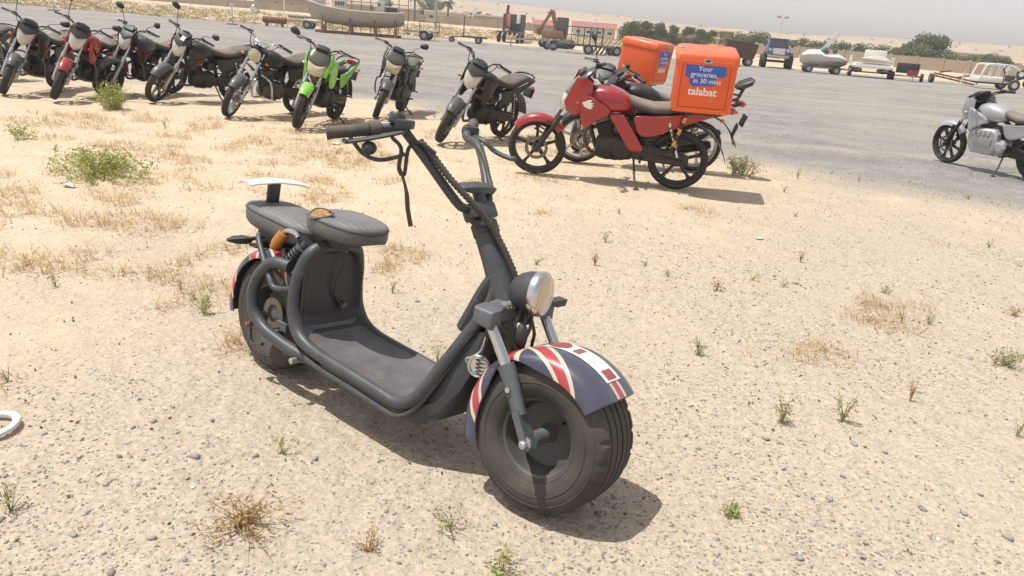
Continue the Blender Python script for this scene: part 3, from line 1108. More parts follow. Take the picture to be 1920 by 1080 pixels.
# under the seats
B().box((.22, 0, .572), (.14, .11, .05)).build('seat_mount', T.tub, SC, bev=.006)
B().box((-.06, 0, .535), (.26, .085, .05), Matrix.Rotation(-.06, 3, 'Y')).build('seat_pan', T.tub, SC, bev=.008)
B().sup([(-.21, .50, .035, .022), (-.19, .50, .055, .035), (-.08, .505, .055, .038), (-.04, .51, .04, .03)], 14, 4).build('tail_box', T.tub, SC)
B().sup([(-.228, .505, .028, .020), (-.205, .505, .040, .030)], 14, 3).build('tail_lamp', T.tail, SC)
for sd in (-1, 1):
    b = B().tube([(-.16, sd * .05, .492), (-.165, sd * .10, .49)], .008, 8)
    b.loft([[(-.165 + dx * s, sd * (.10 + t * .10), .488 + dz * s) for dx, dz in ((-.02, -.011), (.018, -.013), (.018, .008), (-.02, .012))] for t, s in ((0, .7), (.25, 1.1), (.7, .95), (1, .35))])
    b.build('rear_indicator', T.tub, SC)
B().box((-.150, -.055, .465), (.05, .09, .010)).build('plate_bracket', T.tub, SC)
B().box((-.185, .0, .668), (.016, .052, .085), Matrix.Rotation(.05, 3, 'Y')).build('backrest_post', T.tub, SC, bev=.003)
g = []
for i in range(9):
    t = -1 + i / 4
    g.append([(-.185 + .010 * t + dx, .128 * t, .713 + dz - .014 * abs(t) ** 2 + .0012 * math.sin(i * 2.1)) for dx, dz in ((-.040, -.008), (-.02, .002), (.0, .006), (.025, .005), (.045, -.004))])
B().sheet(g, .006).build('white_backrest_plate', T.white, SC)
for sd in (-1, 1):
    P = cr([(.135, sd * .130, .455), (.060, sd * .150, .452), (.005, sd * .162, .400), (-.022, sd * .168, .330), (-.012, sd * .168, .255), (.045, sd * .165, .205), (.130, sd * .160, .180), (.250, sd * .145, .158), (.33, sd * .12, .15)], 5)
    sw = B().tube(P, .0235, 14).build('rear_frame_loop', T.frame, SC)
    P = cr([(-.105, sd * .105, .520), (-.07, sd * .125, .495), (.055, sd * .160, .400), (.085, sd * .165, .375), (.105, sd * .163, .368), (.135, sd * .155, .372), (.185, sd * .143, .385)], 5)
    B().tube(P, .0115, 10).build('seat_stay', T.frame, SC)
    B().lathe((-.012, sd * .185, .200), (0, sd, 0), [(0, .010), (.012, .010), (.014, .007), (.014, 0)], 8).build('bolt', T.rust, sw, ang=20)
    # shock with coil spring
    a, e = Vector((.155, sd * .075, .548)), Vector((.030, sd * .085, .425))
    sh = B().tube([a, a.lerp(e, .35), a.lerp(e, .36), e], [.018, .018, .011, .011], 12).build('rear_shock', T.frame, SC)
    d = (e - a).normalized()
    u = d.orthogonal().normalized()
    w = d.cross(u)
    P = [a.lerp(e, .25 + .68 * i / 84) + (u * math.cos(i * .52) + w * math.sin(i * .52)) * .022 for i in range(85)]
    B().tube(P, .0048, 6).build('coil_spring', T.tub, sh)
    for q in (.20, .95):
        B().lathe(a.lerp(e, q), d, [(-.004, .012), (-.004, .027), (.004, .027), (.004, .012)], 16).build('spring_seat', T.forkgrey, sh)
a, e = Vector((.050, -.105, .562)), Vector((.000, -.110, .497))
cn = B().lathe(a, e - a, [(0, 0), (0, .020), (.004, .022), (.064, .022), (.068, .018), (.085, .017), (.085, 0)], 18).build('shock_reservoir', T.copper, SC)
B().tube(cr([a, a + Vector((.02, .0, .012)), a + Vector((.05, .01, .008)), a + Vector((.07, .01, -.005))], 4), .009, 8).build('hose', T.chrome, cn)
B().tube(cr([(.05, -.11, .225), (.09, -.115, .225), (.13, -.12, .222)], 3), .008, 8).box((.13, -.12, .222), (.035, .035, .03)).build('brake_arm', T.forkgrey, SC)
B().lathe((.0, -.125, .226), (0, -1, 0), [(0, .022), (.006, .022), (.008, .012), (.03, .011), (.03, 0)], 8).build('axle_end', T.rust, SC)
P = cr([(.06, -.170, .140), (.0, -.172, .128), (-.02, -.172, .165), (-.015, -.171, .21)], 4)
B().tube(P, .007, 8).build('frame_hook', T.frame, SC)
B().lathe((.255, -.165, .140), (0, -1, 0), [(-.02, .012), (.02, .012), (.022, .009), (.022, 0)], 8).build('foot_peg_stub', T.alloy, SC)
# kickstand on the far side
P = [(.34, .13, .13), (.30, .21, .06), (.275, .262, .0325)]
ks = B().tube(P, .010, 8).build('kickstand', T.frame, SC)
B().box((.272, .27, .034), (.05, .03, .008)).build('stand_foot', T.frame, ks)
# ------------------------------------------------------------------ motorcycles
def text_on(root, txt, size, M, mat, name='lettering', th=.0006, bold=.0, sx=1.0):
    return text_mesh(txt, size, th, mat, name, root, M, bold, sx)


def moto_wheel(name, root, c, r, hw, M, rimmat, spokes=5, disc=True, drum=False):
    c = Vector(c)
    ri = r - .062
    b = B()
    b.lathe(c, (0, 1, 0), [(-hw * .62, ri + .012), (-hw * .66, ri + .002), (-hw * .5, ri - .010), (hw * .5, ri - .010), (hw * .66, ri + .002), (hw * .62, ri + .012), (0, ri - .002), (-hw * .62, ri + .012)], 40)
    b.lathe(c, (0, 1, 0), [(-.055, 0), (-.055, .030), (-.045, .045), (.045, .045), (.055, .030), (.055, 0)], 18)
    for k in range(spokes):
        a = 2 * math.pi * k / spokes + .3
        d = Vector((math.cos(a), 0, math.sin(a)))
        t = Vector((-math.sin(a), 0, math.cos(a)))
        for off in ((0,) if spokes > 4 else (0,)):
            rings = []
            for q, w, h in ((.035, .020, .026), (.09, .013, .018), (ri * .75, .012, .015), (ri - .004, .024, .017)):
                p = c + d * q
                rings.append([p + t * w + Vector((0, h, 0)), p - t * w + Vector((0, h, 0)), p - t * w - Vector((0, h, 0)), p + t * w - Vector((0, h, 0))])
            b.loft(rings)
    w = b.build(name, rimmat, root, M)
    prof = [(-hw * .60, ri + .006), (-hw * .86, ri + .018), (-hw, r - .034), (-hw * .94, r - .020), (-hw * .75, r - .009), (-hw * .42, r - .0025), (-hw * .12, r), (-hw * .10, r - .005), (hw * .10, r - .005), (hw * .12, r), (hw * .42, r - .0025), (hw * .75, r - .009), (hw * .94, r - .020), (hw, r - .034), (hw * .86, ri + .018), (hw * .60, ri + .006)]
    B().lathe(c, (0, 1, 0), prof, 60, jig=lambda i, k: -.004 if (i in (3, 4, 11, 12) and k % 3 == 0) else 0).build('tyre', T.tyre, w, M, ang=30)
    if disc:
        B().lathe(c, (0, 1, 0), [(.060, .082), (.060, .115), (.064, .115), (.064, .082), (.060, .082)], 32).lathe(c, (0, 1, 0), [(.058, .02), (.062, .05)], 10).build('brake_disc', T.disc, w, M)
    if drum:
        B().lathe(c, (0, -1, 0), [(.0, .07), (.05, .07), (.06, .06), (.062, .0)], 24).build('brake_drum', T.engine, w, M)
    return w


def indicator(root, p, sd, M, mat=None, ln=.06):
    b = B().tube([p, Vector(p) + Vector((0, sd * ln * .6, 0))], .007, 6)
    st = b.build('indicator', T.black, root, M)
    c = Vector(p) + Vector((0, sd * ln, 0))
    B().ell(c, (.022, .026, .018)).build('indicator_lens', mat or T.amber, st, M)
    return st


VIS = [(0, 1), (.4, .985), (.75, .86), (.95, .60), (1.0, .3)]
VIS2 = [(0, 1), (.45, .97), (.75, .82), (.92, .58), (1.0, .25)]


def motorcycle(label, front, v, lean=12.0, steer=0.0, paint=None, tankmat=None, fendermat=None, head='visor', lens=None, crash=True, rimmat=None,
               mirrors=(1, 1), fork=None, seatmat=None, spokes=6, chrome=False, tail=True, decal=None, shroud=True, WB=1.29, s=.92, shell=None, bodymat=None, engmat=None, group='motorcycles parked in the yard', barh=0.0, stand=True, panel=None, z0=.006, tailmat=None, barred=True, name='motorcycle', rear_ind=True, gap=False, hs=1.0):
    vx, vy = Vector(v).normalized()
    fx, fy = front
    rx, ry = fx + vx * WB * s, fy + vy * WB * s
    root = thing(name, label, 'motorcycle', (rx, ry, gz(rx, ry) + z0), (-rad(lean), 0, math.atan2(-vy, -vx)), group, s)
    paint = paint or T.black
    tankmat = tankmat or paint
    fendermat = fendermat or paint
    bodymat = bodymat or paint
    lens = lens or T.lens
    rimmat = rimmat or T.blackm
    seatmat = seatmat or T.seat
    engmat = engmat or T.enginedk
    fork = fork or T.alloy
    shell = shell or T.black
    panel = panel or bodymat
    R = .288
    axis = Vector((-.36, 0, .645)).normalized()
    piv = Vector((.96, 0, .93))
    S = Matrix.Translation(piv) @ Matrix.Rotation(rad(steer), 4, axis) @ Matrix.Translation(-piv)
    I = Matrix()
    moto_wheel('front_wheel', root, (WB, 0, R), R, .047, S, rimmat, spokes)
    moto_wheel('rear_wheel', root, (0, 0, R), R, .058, I, rimmat, spokes, disc=False, drum=True)
    # fork
    for sd in (-1, 1):
        a, e = Vector((.945, .088 * sd, .965)), Vector((WB, .088 * sd, R))
        m_ = a.lerp(e, .50)
        f = B().tube([a, m_], .0175, 10).build('fork_tube', T.chrome, root, S)
        B().tube([m_ - (e - a) * .02, m_, a.lerp(e, .8), e + (e - a) * .03], [.026, .027, .025, .020], 12).box(e, (.05, .03, .05)).build('fork_slider', fork, root, S)
    B().box((.955, 0, .945), (.075, .23, .026)).box((1.005, 0, .835), (.075, .23, .030)).tube([(.93, 0, .96), (1.0, 0, .82)], .028, 12).build('triple_clamp', T.blackm, root, S)
    # front mudguard
    g = []
    for i in range(20):
        a = rad(42 + 100 * i / 19)
        row = []
        for j in range(9):
            t = -1 + j / 4
            rr = R + .042 - .062 * abs(t) ** 2.4 - .012 * (abs(i / 19 - .5) * 2) ** 2
            hw = .076 * (.62 + .38 * math.sin(math.pi * min(1, (i + 3) / 20)))
            row.append((WB + rr * math.cos(a), hw * math.sin(t * math.pi / 2), R + rr * math.sin(a)))
        g.append(row)
    ff = B().sheet(g, .004).build('front_mudguard', fendermat, root, S)
    b = B()
    for sd in (-1, 1):
        b.bar((WB - .055, .070 * sd, R + .11), (WB - .11, .066 * sd, R + .29), .008, .07, (0, 1, 0))
        b.bar((WB + .03, .066 * sd, R + .20), (WB - .10, .072 * sd, R + .13), .008, .03, (0, 1, 0))
    b.build('mudguard_brace', fendermat if fendermat is not paint else T.black, ff, S)
    # bars, levers, clocks, mirrors
    h = barh
    bar = B()
    bar.tube(cr([(.80, -.37, 1.045 + h), (.84, -.24, 1.06 + h), (.90, -.14, 1.05 + h), (.935, -.06, .99), (.935, .06, .99), (.90, .14, 1.05 + h), (.84, .24, 1.06 + h), (.80, .37, 1.045 + h)], 5), .011, 8)
    bar.build('handlebar', T.chrome if chrome else T.blackm, root, S)
    for sd in (-1, 1):
        a, e = Vector((.837, .25 * sd, 1.058 + h)), Vector((.797, .38 * sd, 1.044 + h))
        gp = B().tube([a, a.lerp(e, .06), a.lerp(e, .95), e], [.020, .0165, .0165, .019], 10).build('grip', T.black, root, S)
        B().box((.850, .215 * sd, 1.060 + h), (.045, .055, .045)).build('switchgear', T.black, root, S, bev=.006)
        B().tube(cr([(.875, .20 * sd, 1.06 + h), (.90, .245 * sd, 1.058 + h), (.872, .32 * sd, 1.045 + h), (.85, .385 * sd, 1.035 + h)], 4), .0065, 6).build('lever', T.alloy, root, S)
        k = mirrors[0 if sd < 0 else 1]
        if k:
            kk = k if isinstance(k, tuple) else (.08, .15, .17)       # offset of the mirror from its clamp: x, outwards, up
            a = Vector((.865, .205 * sd, 1.07 + h))
            e = a + Vector((kk[0] * .6 - .01, kk[1] * sd, kk[2]))
            mr = B().tube(cr([a, a + Vector((.015, .02 * sd, kk[2] * .45)), e], 4), .005, 6).build('mirror_stalk', T.black if not chrome else T.chrome, root, S)
            ring = []
            dx = Vector((0, 1, 0))
            c = e + Vector((.01, .035 * sd, .025))
            rings = []
            for t, q in ((-.016, .94), (-.012, 1.0), (0, .96), (.014, .7), (.022, .3)):
                rr_ = []
                for i in range(14):
                    a_ = 2 * math.pi * i / 14
                    rr_.append(c + Vector((t, math.copysign(abs(math.cos(a_)) ** .8, math.cos(a_)) * .068 * q, math.sin(a_) * .044 * q * (1 + .2 * math.cos(a_) * sd))))
                rings.append(rr_)
            rm = Matrix.Translation(c) @ Matrix.Rotation(rad(18 * sd), 4, 'X') @ Matrix.Rotation(rad(-12 * sd), 4, 'Z') @ Matrix.Translation(-c)
            B().loft(rings).xf(rm).build('mirror_shell', T.black if not chrome else T.chrome, mr, S)
            B().loft([[p + Vector((-.0012, 0, 0)) for p in rings[0]], [p + Vector((-.0016, 0, 0)) for p in rings[0]]]).xf(Matrix.Translation(c) @ Matrix.Diagonal((1, .93, .93, 1)) @ Matrix.Translation(-c)).xf(rm).build('mirror_glass', T.mirror, mr, S)
    B().box((.975, 0, 1.03), (.075, .17, .07), Matrix.Rotation(.7, 3, 'Y')).build('instrument_cluster', T.black if not chrome else T.chrome, root, S, bev=.015)
    b = B()
    for q in ([(.86, .20, 1.05), (.95, .16, 1.02), (1.02, .06, .95), (.97, .05, .85), (.88, .04, .72)], [(.86, -.20, 1.05), (.96, -.15, 1.0), (1.03, -.07, .92), (.99, -.1, .8), (1.05, -.1, .65), (1.15, -.10, .45)], [(.84, -.2, 1.05), (.9, -.08, 1.0), (.92, -.05, .9), (.8, -.08, .72)]):
        b.tube(cr([(x, y, z + (h if z > 1.03 else 0)) for x, y, z in q], 5), .006, 6)
    b.build('control_cables', T.black, root, S)
    # headlamp unit
    S0 = S
    hc = Vector((1.02, 0, .86))
    S = S0 @ Matrix.Translation(hc) @ Matrix.Diagonal((hs, hs, hs, 1)) @ Matrix.Translation(-hc)
    if head == 'visor':
        out = [(0, .715), (.05, .735), (.092, .80), (.122, .90), (.130, .955), (.07, .935), (0, .910), (-.07, .935), (-.130, .955), (-.122, .90), (-.092, .80), (-.05, .735)]
        hd = B().dome(out, 1.035, .075, .25, .83).build('headlamp', lens, root, S, ang=50)
        out = [(0, .898), (.07, .925), (.135, .962), (.142, .985), (.118, 1.035), (.075, 1.075), (0, 1.088), (-.075, 1.075), (-.118, 1.035), (-.142, .985), (-.135, .962), (-.07, .925)]
        B().dome(out, 1.065, .030, 1.05, .93, prof=[(0, 1), (.55, .94), (.9, .70), (1.0, .25)]).build('flyscreen', shell, hd, S, ang=22)
        for sd in (-1, 1):
            B().prism([(1.045, .76), (1.065, .93), (1.02, 1.02), (.94, .98), (.93, .88), (.99, .76)], .118 * sd, .134 * sd, .15).build('headlamp_cheek', panel if paint is not T.black else T.black, hd, S)
        B().box((1.0, 0, .88), (.07, .19, .2)).build('headlamp_bracket', T.black, hd, S)
    elif head == 'round':
        hd = B().lathe((1.06, 0, .875), (1, 0, -.06), [(-.09, 0), (-.085, .04), (-.05, .075), (0, .088)], 24).build('headlamp', T.chrome, root, S)
        B().lathe((1.06, 0, .875), (1, 0, -.06), [(-.004, .088), (.01, .093), (.022, .088), (.022, .080)], 24).build('chrome_ring', T.chrome, hd, S)
        B().lathe((1.06, 0, .875), (1, 0, -.06), [(.018, .081), (.032, .06), (.040, .03), (.042, 0)], 24).build('lamp_glass', lens, hd, S)
        for sd in (-1, 1):
            B().lathe((.965, .058 * sd, 1.005), (.5, 0, .87), [(0, 0), (0, .04), (.05, .048), (.06, .044), (.06, 0)], 18).build('instrument', T.chrome, hd, S)
    else:
        # bikini fairing: screen over a broad lamp
        out = [(0, .690), (.065, .70), (.105, .74), (.130, .82), (.124, .868), (.055, .848), (0, .840), (-.055, .848), (-.124, .868), (-.130, .82), (-.105, .74), (-.065, .70)]
        hd = B().dome(out, 1.065, .085, .28, .79).build('headlamp', lens, root, S, ang=50)
        out = [(0, .838), (.05, .845), (.118, .868), (.142, .92), (.118, .995), (.085, 1.04), (.045, 1.06), (0, 1.065), (-.045, 1.06), (-.085, 1.04), (-.118, .995), (-.142, .92), (-.118, .868), (-.05, .845)]
        B().dome(out, 1.062, .050, .90, .88, prof=VIS2).build('flyscreen', T.smoke if shell is T.black else shell, hd, S, ang=45)
        P_ = [(y, z + .004) for y, z in [(-.140, .905), (-.112, .868), (-.05, .848), (0, .842), (.05, .848), (.112, .868), (.140, .905)]]
        B().tube(cr([(1.075 - .45 * (z - .84) + .028 * (1 - abs(y) / .14), y, z) for y, z in P_], 4), .008, 6).build('screen_trim', T.silver, hd, S)
        for sd in (-1, 1):
            B().loft([[(x, sd * y, z) for x, y, z in q] for q in ([(1.10, .10, .72), (1.12, .118, .80), (1.075, .15, .90), (1.03, .145, 1.0)], [(1.02, .145, .70), (1.03, .165, .80), (.99, .180, .90), (.95, .160, 1.0)], [(.93, .13, .76), (.92, .15, .82), (.90, .16, .90), (.90, .15, .97)])], False, False).build('fairing_cheek', panel, hd, S)
    S = S0
    for sd in (-1, 1):
        indicator(root, (1.01, .11 * sd, .80 if head != 'round' else .82), sd, S, T.lens if head in ('bikini',) and lens is not T.lens else T.amber, .065)
    # tank
    tk = [(.485, .775, .060, .045), (.52, .785, .095, .075), (.60, .800, .140, .105), (.70, .815, .158, .124), (.80, .822, .158, .121), (.88, .815, .136, .104), (.935, .80, .095, .070), (.955, .795, .05, .04)]
    tank = B().sup(tk, 24, 2.7).build('fuel_tank', tankmat, root)
    B().lathe((.76, 0, .930), (0, 0, 1), [(0, .045), (.010, .045), (.014, .038), (.014, 0)], 18).build('fuel_cap', T.chrome if chrome else T.blackm, tank)
    if shroud:
        for sd in (-1, 1):
            P = [(.99, .86), (.93, .90), (.80, .82), (.66, .74), (.70, .68), (.82, .64), (.90, .54), (.945, .56), (.97, .70)]
            sh = B().loft([[(x, sd * (.115 + .04 * math.sin((x - .66) * 8)), z) for x, z in P], [(x, sd * (.155 + .055 * math.sin((x - .66) * 8)), z) for x, z in P], [(.83 + (x - .83) * .86, sd * (.172 + .055 * math.sin((x - .66) * 8)), .74 + (z - .74) * .86) for x, z in P]]).build('tank_shroud', panel, root, ang=180, sub=2)
            if decal:
                for q in range(2):
                    B().prism([(.70 + q * .03, .735 - q * .05), (.86, .70 - q * .03), (.93, .79 - q * .02), (.92, .775 - q * .02), (.85, .685 - q * .03)], sd * .190, sd * .219).build('stripe_decal', decal, sh)
    # seat
    if gap:
        B().sup([(-.02, .735, .05, .02), (.1, .745, .11, .035), (.45, .745, .11, .035), (.52, .76, .06, .03)], 16, 3).build('bare_seat_frame', T.enginedk, root)
    else:
        B().sup([(-.30, .840, .045, .020), (-.26, .842, .10, .040), (-.12, .838, .128, .050), (.05, .810, .138, .052), (.16, .775, .140, .050), (.30, .765, .128, .050), (.42, .785, .100, .055), (.52, .815, .075, .050), (.56, .83, .05, .03)], 22, 2.8).build('seat', seatmat, root)
    # side and tail panels
    tm = tailmat or bodymat
    for sd in (-1, 1):
        if tail:
            P = [(.50, .72), (.30, .70), (.05, .755), (-.20, .80), (-.40, .845), (-.42, .825), (-.25, .745), (-.05, .67), (.10, .60), (.30, .50), (.42, .52), (.44, .62)]
            B().loft([[(x, sd * (.085 + .035 * sstep(-.4, .2, x)), z) for x, z in P], [(x, sd * (.105 + .040 * sstep(-.4, .2, x)), z) for x, z in P], [(.08 + (x - .08) * .93, sd * (.114 + .040 * sstep(-.4, .2, x)), .69 + (z - .69) * .86) for x, z in P]]).build('tail_panel', tm, root, ang=180, sub=2)
        B().tube(cr([(-.02, .13 * sd, .81), (-.16, .145 * sd, .845), (-.30, .125 * sd, .875), (-.37, .05 * sd, .885), (-.375, 0, .885)], 4), .012, 8).build('grab_rail', T.blackm if not chrome else T.chrome, root)
        # rear shocks
        a, e = Vector((.13, .135 * sd, .67)), Vector((.015, .135 * sd, .35))
        shk = B().tube([a, e], .013, 8).build('rear_shock', T.chrome, root)
        d = (e - a).normalized()
        u = d.orthogonal().normalized()
        w_ = d.cross(u)
        B().tube([a.lerp(e, .1 + .7 * i / 48) + (u * math.cos(i * .75) + w_ * math.sin(i * .75)) * .026 for i in range(49)], .0055, 5).build('coil_spring', T.black, shk)
        B().bar((-.04, .095 * sd, R), (.40, .085 * sd, .36), .03, .045, (0, 1, 0)).build('swingarm', T.blackm, root)
        B().tube(cr([(.34, .09 * sd, .30), (.36, .16 * sd, .29), (.36, .25 * sd, .30)], 3), .013, 8).build('foot_peg', T.black, root)
        B().tube(cr([(.30, .1 * sd, .42), (.15, .13 * sd, .40), (.08, .18 * sd, .39), (.08, .24 * sd, .39)], 3), .010, 8).build('passenger_peg', T.black, root)
        if rear_ind:
            indicator(root, (-.34, .07 * sd, .73), sd, I, T.amber if head == 'round' else None)
    B().tube([(.94, 0, .86), (.55, 0, .72), (.42, 0, .62), (.34, 0, .36)], .030, 10).tube([(.95, 0, .80), (.86, 0, .50), (.80, 0, .34)], .022, 10).tube([(.45, .07, .68), (.1, .09, .73), (-.25, .05, .80)], .014, 8).tube([(.45, -.07, .68), (.1, -.09, .73), (-.25, -.05, .80)], .014, 8).tube([(.32, .09, .45), (.14, .09, .70)], .012, 8).tube([(.32, -.09, .45), (.14, -.09, .70)], .012, 8).build('frame', T.blackm, root)
    # rear mudguard, lamp, plate
    g = []
    for i in range(14):
        a = rad(55 + 120 * i / 13)
        rr = R + .05 + .10 * (i / 13) ** 2
        g.append([(rr * math.cos(a), .075 * t, R + rr * math.sin(a) + .05 * (1 - i / 13) - .012 * t * t) for t in (-1, -.6, 0, .6, 1)])
    B().sheet(g, .004).build('rear_mudguard', T.black, root)
    B().sup([(-.455, .80, .045, .02), (-.43, .805, .075, .032), (-.36, .81, .08, .035)], 14, 3).build('tail_lamp', T.tail, root)
    B().box((-.475, 0, .62), (.008, .16, .13), Matrix.Rotation(-.3, 3, 'Y')).build('plate_holder', T.black, root, bev=.002)
    # engine
    b = B()
    b.sup([(.42, .37, .07, .08), (.46, .37, .105, .115), (.60, .36, .115, .125), (.74, .36, .105, .115), (.80, .36, .07, .08)], 20, 3.6)
    eng = b.build('engine', engmat, root)
    b = B()
    cyl = Vector((.36, 0, .93)).normalized()
    for i in range(7):
        p = Vector((.70, 0, .46)) + cyl * (.022 * i)
        b.box(p, (.135, .16, .011), Matrix.Rotation(.37, 3, 'Y'))
    b.box(Vector((.70, 0, .46)) + cyl * .065, (.10, .12, .15), Matrix.Rotation(.37, 3, 'Y'))
    b.build('finned_cylinder', engmat, eng)
    B().box(Vector((.70, 0, .46)) + cyl * .185, (.13, .14, .07), Matrix.Rotation(.37, 3, 'Y')).build('cylinder_head', T.engine, eng, bev=.012)
    B().lathe((.55, .10, .36), (0, 1, 0), [(0, .10), (.022, .098), (.034, .085), (.038, .05), (.038, 0)], 24).build('alternator_cover', T.engine if chrome else engmat, eng)
    B().lathe((.66, -.10, .36), (0, -1, 0), [(0, .105), (.025, .102), (.04, .085), (.044, .05), (.044, 0)], 24).build('clutch_cover', T.engine if chrome else engmat, eng)
    B().box((.50, .0, .58), (.16, .16, .13)).build('airbox', T.black, root, bev=.02)
    B().tube(cr([(.62, .08, .30), (.66, .16, .28), (.74, .165, .29), (.80, .16, .31)], 3), .009, 6).build('gear_lever', T.blackm, root)
    B().prism([(.44, .28), (.46, .42), (.25, .42), (.0, .38), (-.09, .36), (-.10, .28), (.0, .255), (.3, .27)], .075, .105, .12).build('chain_case', T.black, root)
    ex = B().tube(cr([(.80, -.03, .53), (.90, -.05, .50), (.92, -.07, .38), (.84, -.10, .25), (.65, -.14, .225), (.40, -.155, .25), (.25, -.16, .28)], 5), .019, 10).build('exhaust_pipe', T.steel if not chrome else T.chrome, root)
    b = B()
    a, e = Vector((.28, -.165, .275)), Vector((-.30, -.175, .42))
    b.tube([a, a.lerp(e, .08), a.lerp(e, .2), a.lerp(e, .95), e], [.022, .038, .046, .046, .030], 14)
    b.build('silencer', T.chrome if chrome else T.blackm, ex)
    if crash:
        for sd in (-1, 1):
            B().tube(cr([(.88, .03 * sd, .60), (.90, .12 * sd, .60), (.91, .225 * sd, .565), (.90, .255 * sd, .50), (.87, .255 * sd, .38), (.83, .235 * sd, .31), (.80, .12 * sd, .285), (.79, .03 * sd, .29)], 5), .0125, 8).build('crash_bar', T.steel if not chrome else T.chrome, root)
    if stand:
        B().tube([(.42, .09, .28), (.39, .20, .13), (.365, .300, .048)], .011, 8).box((.36, .305, .050), (.055, .03, .010)).build('side_stand', T.black, root)
    return root


def W2(root, p):
    """local point of a thing to world"""
    M = Matrix.Translation(root.location) @ root.rotation_euler.to_matrix().to_4x4() @ Matrix.Diagonal((root.scale.x,) * 3 + (1,))
    return M @ Vector(p)


ROW = 'motorcycles parked in the long row'
motorcycle('black motorcycle cut off by the left edge of the picture', (-8.25, 10.75), (.0, 1), paint=T.black, seatmat=T.seatd, group=ROW, steer=6)
motorcycle('black motorcycle with a clear pointed headlamp and silver wheel, second from the left edge', (-6.86, 10.15), (-.06, 1), lean=13, steer=25, paint=T.black, fendermat=T.grey, rimmat=T.alloy, seatmat=T.seatd, decal=T.redd, group=ROW, mirrors=((.08, .03, .25), (.04, .15, .12)))
motorcycle('red motorcycle with a clear pointed headlamp and black flyscreen, between black ones', (-6.08, 9.98), (.0, 1), lean=13, steer=25, paint=T.red, fendermat=T.red, seatmat=T.seatd, decal=T.black, group=ROW, mirrors=((.08, .03, .25), (.04, .15, .12)))
motorcycle('black motorcycle with a dark blue-grey tank and curved guard bars behind the big green weed', (-5.86, 10.75), (.35, 1), lean=13, steer=3, paint=T.black, tankmat=T.grey, fendermat=T.grey, seatmat=T.seatd, decal=T.redd, group=ROW, mirrors=((.06, .05, .2), (.04, .15, .12)))
BL = motorcycle('black motorcycle with a dusty grey seat and a white label on its flyscreen', (-5.06, 10.60), (.66, 1), lean=13, steer=27, paint=T.black, tankmat=T.black, fendermat=T.grey, seatmat=T.seatd, decal=T.redd, group=ROW, crash=False, mirrors=((.08, .03, .26), (.04, .17, .12)))
B().box((1.055, .035, 1.02), (.004, .06, .075), Matrix.Rotation(-.81, 3, 'Y')).build('white_label', T.sticker, BL, Matrix.Translation(Vector((.96, 0, .93))) @ Matrix.Rotation(rad(27), 4, Vector((-.36, 0, .645))) @ Matrix.Translation(-Vector((.96, 0, .93))))
motorcycle('chromed motorcycle with a round headlamp and orange indicators', (-3.70, 9.68), (.42, 1), lean=13, steer=24, paint=T.black, fendermat=T.grey, head='round', lens=T.lensy, chrome=True, fork=T.chrome, shroud=False, crash=True, rimmat=T.alloy, spokes=8, group=ROW, mirrors=((.05, .0, .27), 0), barh=.03, engmat=T.engine)
motorcycle('lime green motorcycle with its seat missing and a smoked screen', (-2.70, 9.16), (.10, 1), lean=11, steer=12, paint=T.green, tankmat=T.green, fendermat=T.green, head='bikini', lens=T.lensy, panel=T.green, tailmat=T.green, crash=False, group=ROW, mirrors=((.05, .16, .02), 0), gap=True, hs=1.04)
motorcycle('black motorcycle with a half fairing and a yellowed lamp, right of the green one', (-2.06, 10.75), (.10, 1), lean=11, steer=17, paint=T.black, tankmat=T.grey, fendermat=T.grey, head='bikini', lens=T.lensy, panel=T.black, crash=True, hs=1.06, group=ROW, mirrors=(0, (.06, .10, .13)))
motorcycle('black naked motorcycle with a grey front mudguard and no mirrors', (-.93, 8.95), (.60, 1), lean=13, steer=26, paint=T.black, tankmat=T.black, fendermat=T.grey, head='visor', lens=T.lens, crash=False, group=ROW, mirrors=(0, 0), barh=.05)

RB = motorcycle('glossy red motorcycle with a wing emblem on its tank, carrying a large orange box', (.14, 7.47), (1.28, -.20), lean=8, steer=4, WB=1.38, s=.98, paint=T.red, tankmat=T.red, fendermat=T.red, panel=T.red, tailmat=T.red,
                head='bikini', lens=T.lens, shell=T.black, hs=1.18, crash=False, spokes=5, fork=T.blackm, seatmat=T.seatd, mirrors=((.10, .10, .22), (.0, .14, .02)), group='motorcycles with delivery boxes')
for sd in (-1, 1):
    B().loft([[(x, sd * y, z) for x, z in ((.70, .70), (.56, .71), (.34, .40), (.36, .36), (.47, .37))] for y in (.118, .146)] + [[(.49 + (x - .49) * .9, sd * .152, .53 + (z - .53) * .95) for x, z in ((.70, .70), (.56, .71), (.34, .40), (.36, .36), (.47, .37))]]).build('frame_spar_cover', T.red, RB, bev=.012)
wing = [(.955, .80), (.90, .825), (.86, .83), (.875, .808), (.845, .805), (.862, .787), (.838, .778), (.868, .765), (.85, .752), (.885, .748), (.93, .765)]
B().loft([[(x,   .135 + .052 * math.sin((x - .66) * 8) + d - .08 * max(0, x - .92), z) for x, z in wing] for d in (.020, .0345)]).build('wing_emblem', T.sticker, RB)
b = B()
for sd in (-1, 1):
    b.bar((-.02, .20 * sd, .80), (.10, .17 * sd, .36), .030, .008, (0, 1, 0))
st_ = b.build('box_stay', T.black, RB)
for k in range(3):
    a, e = Vector((-.02, .206, .80)), Vector((.10, .176, .36))
    B().bar(a.lerp(e, .12 + .26 * k), a.lerp(e, .24 + .26 * k), .031, .004, (0, 1, 0)).build('yellow_tape', T.yellow, st_)
B().box((-.10, 0, .79), (.42, .36, .025)).build('luggage_rack', T.black, RB)

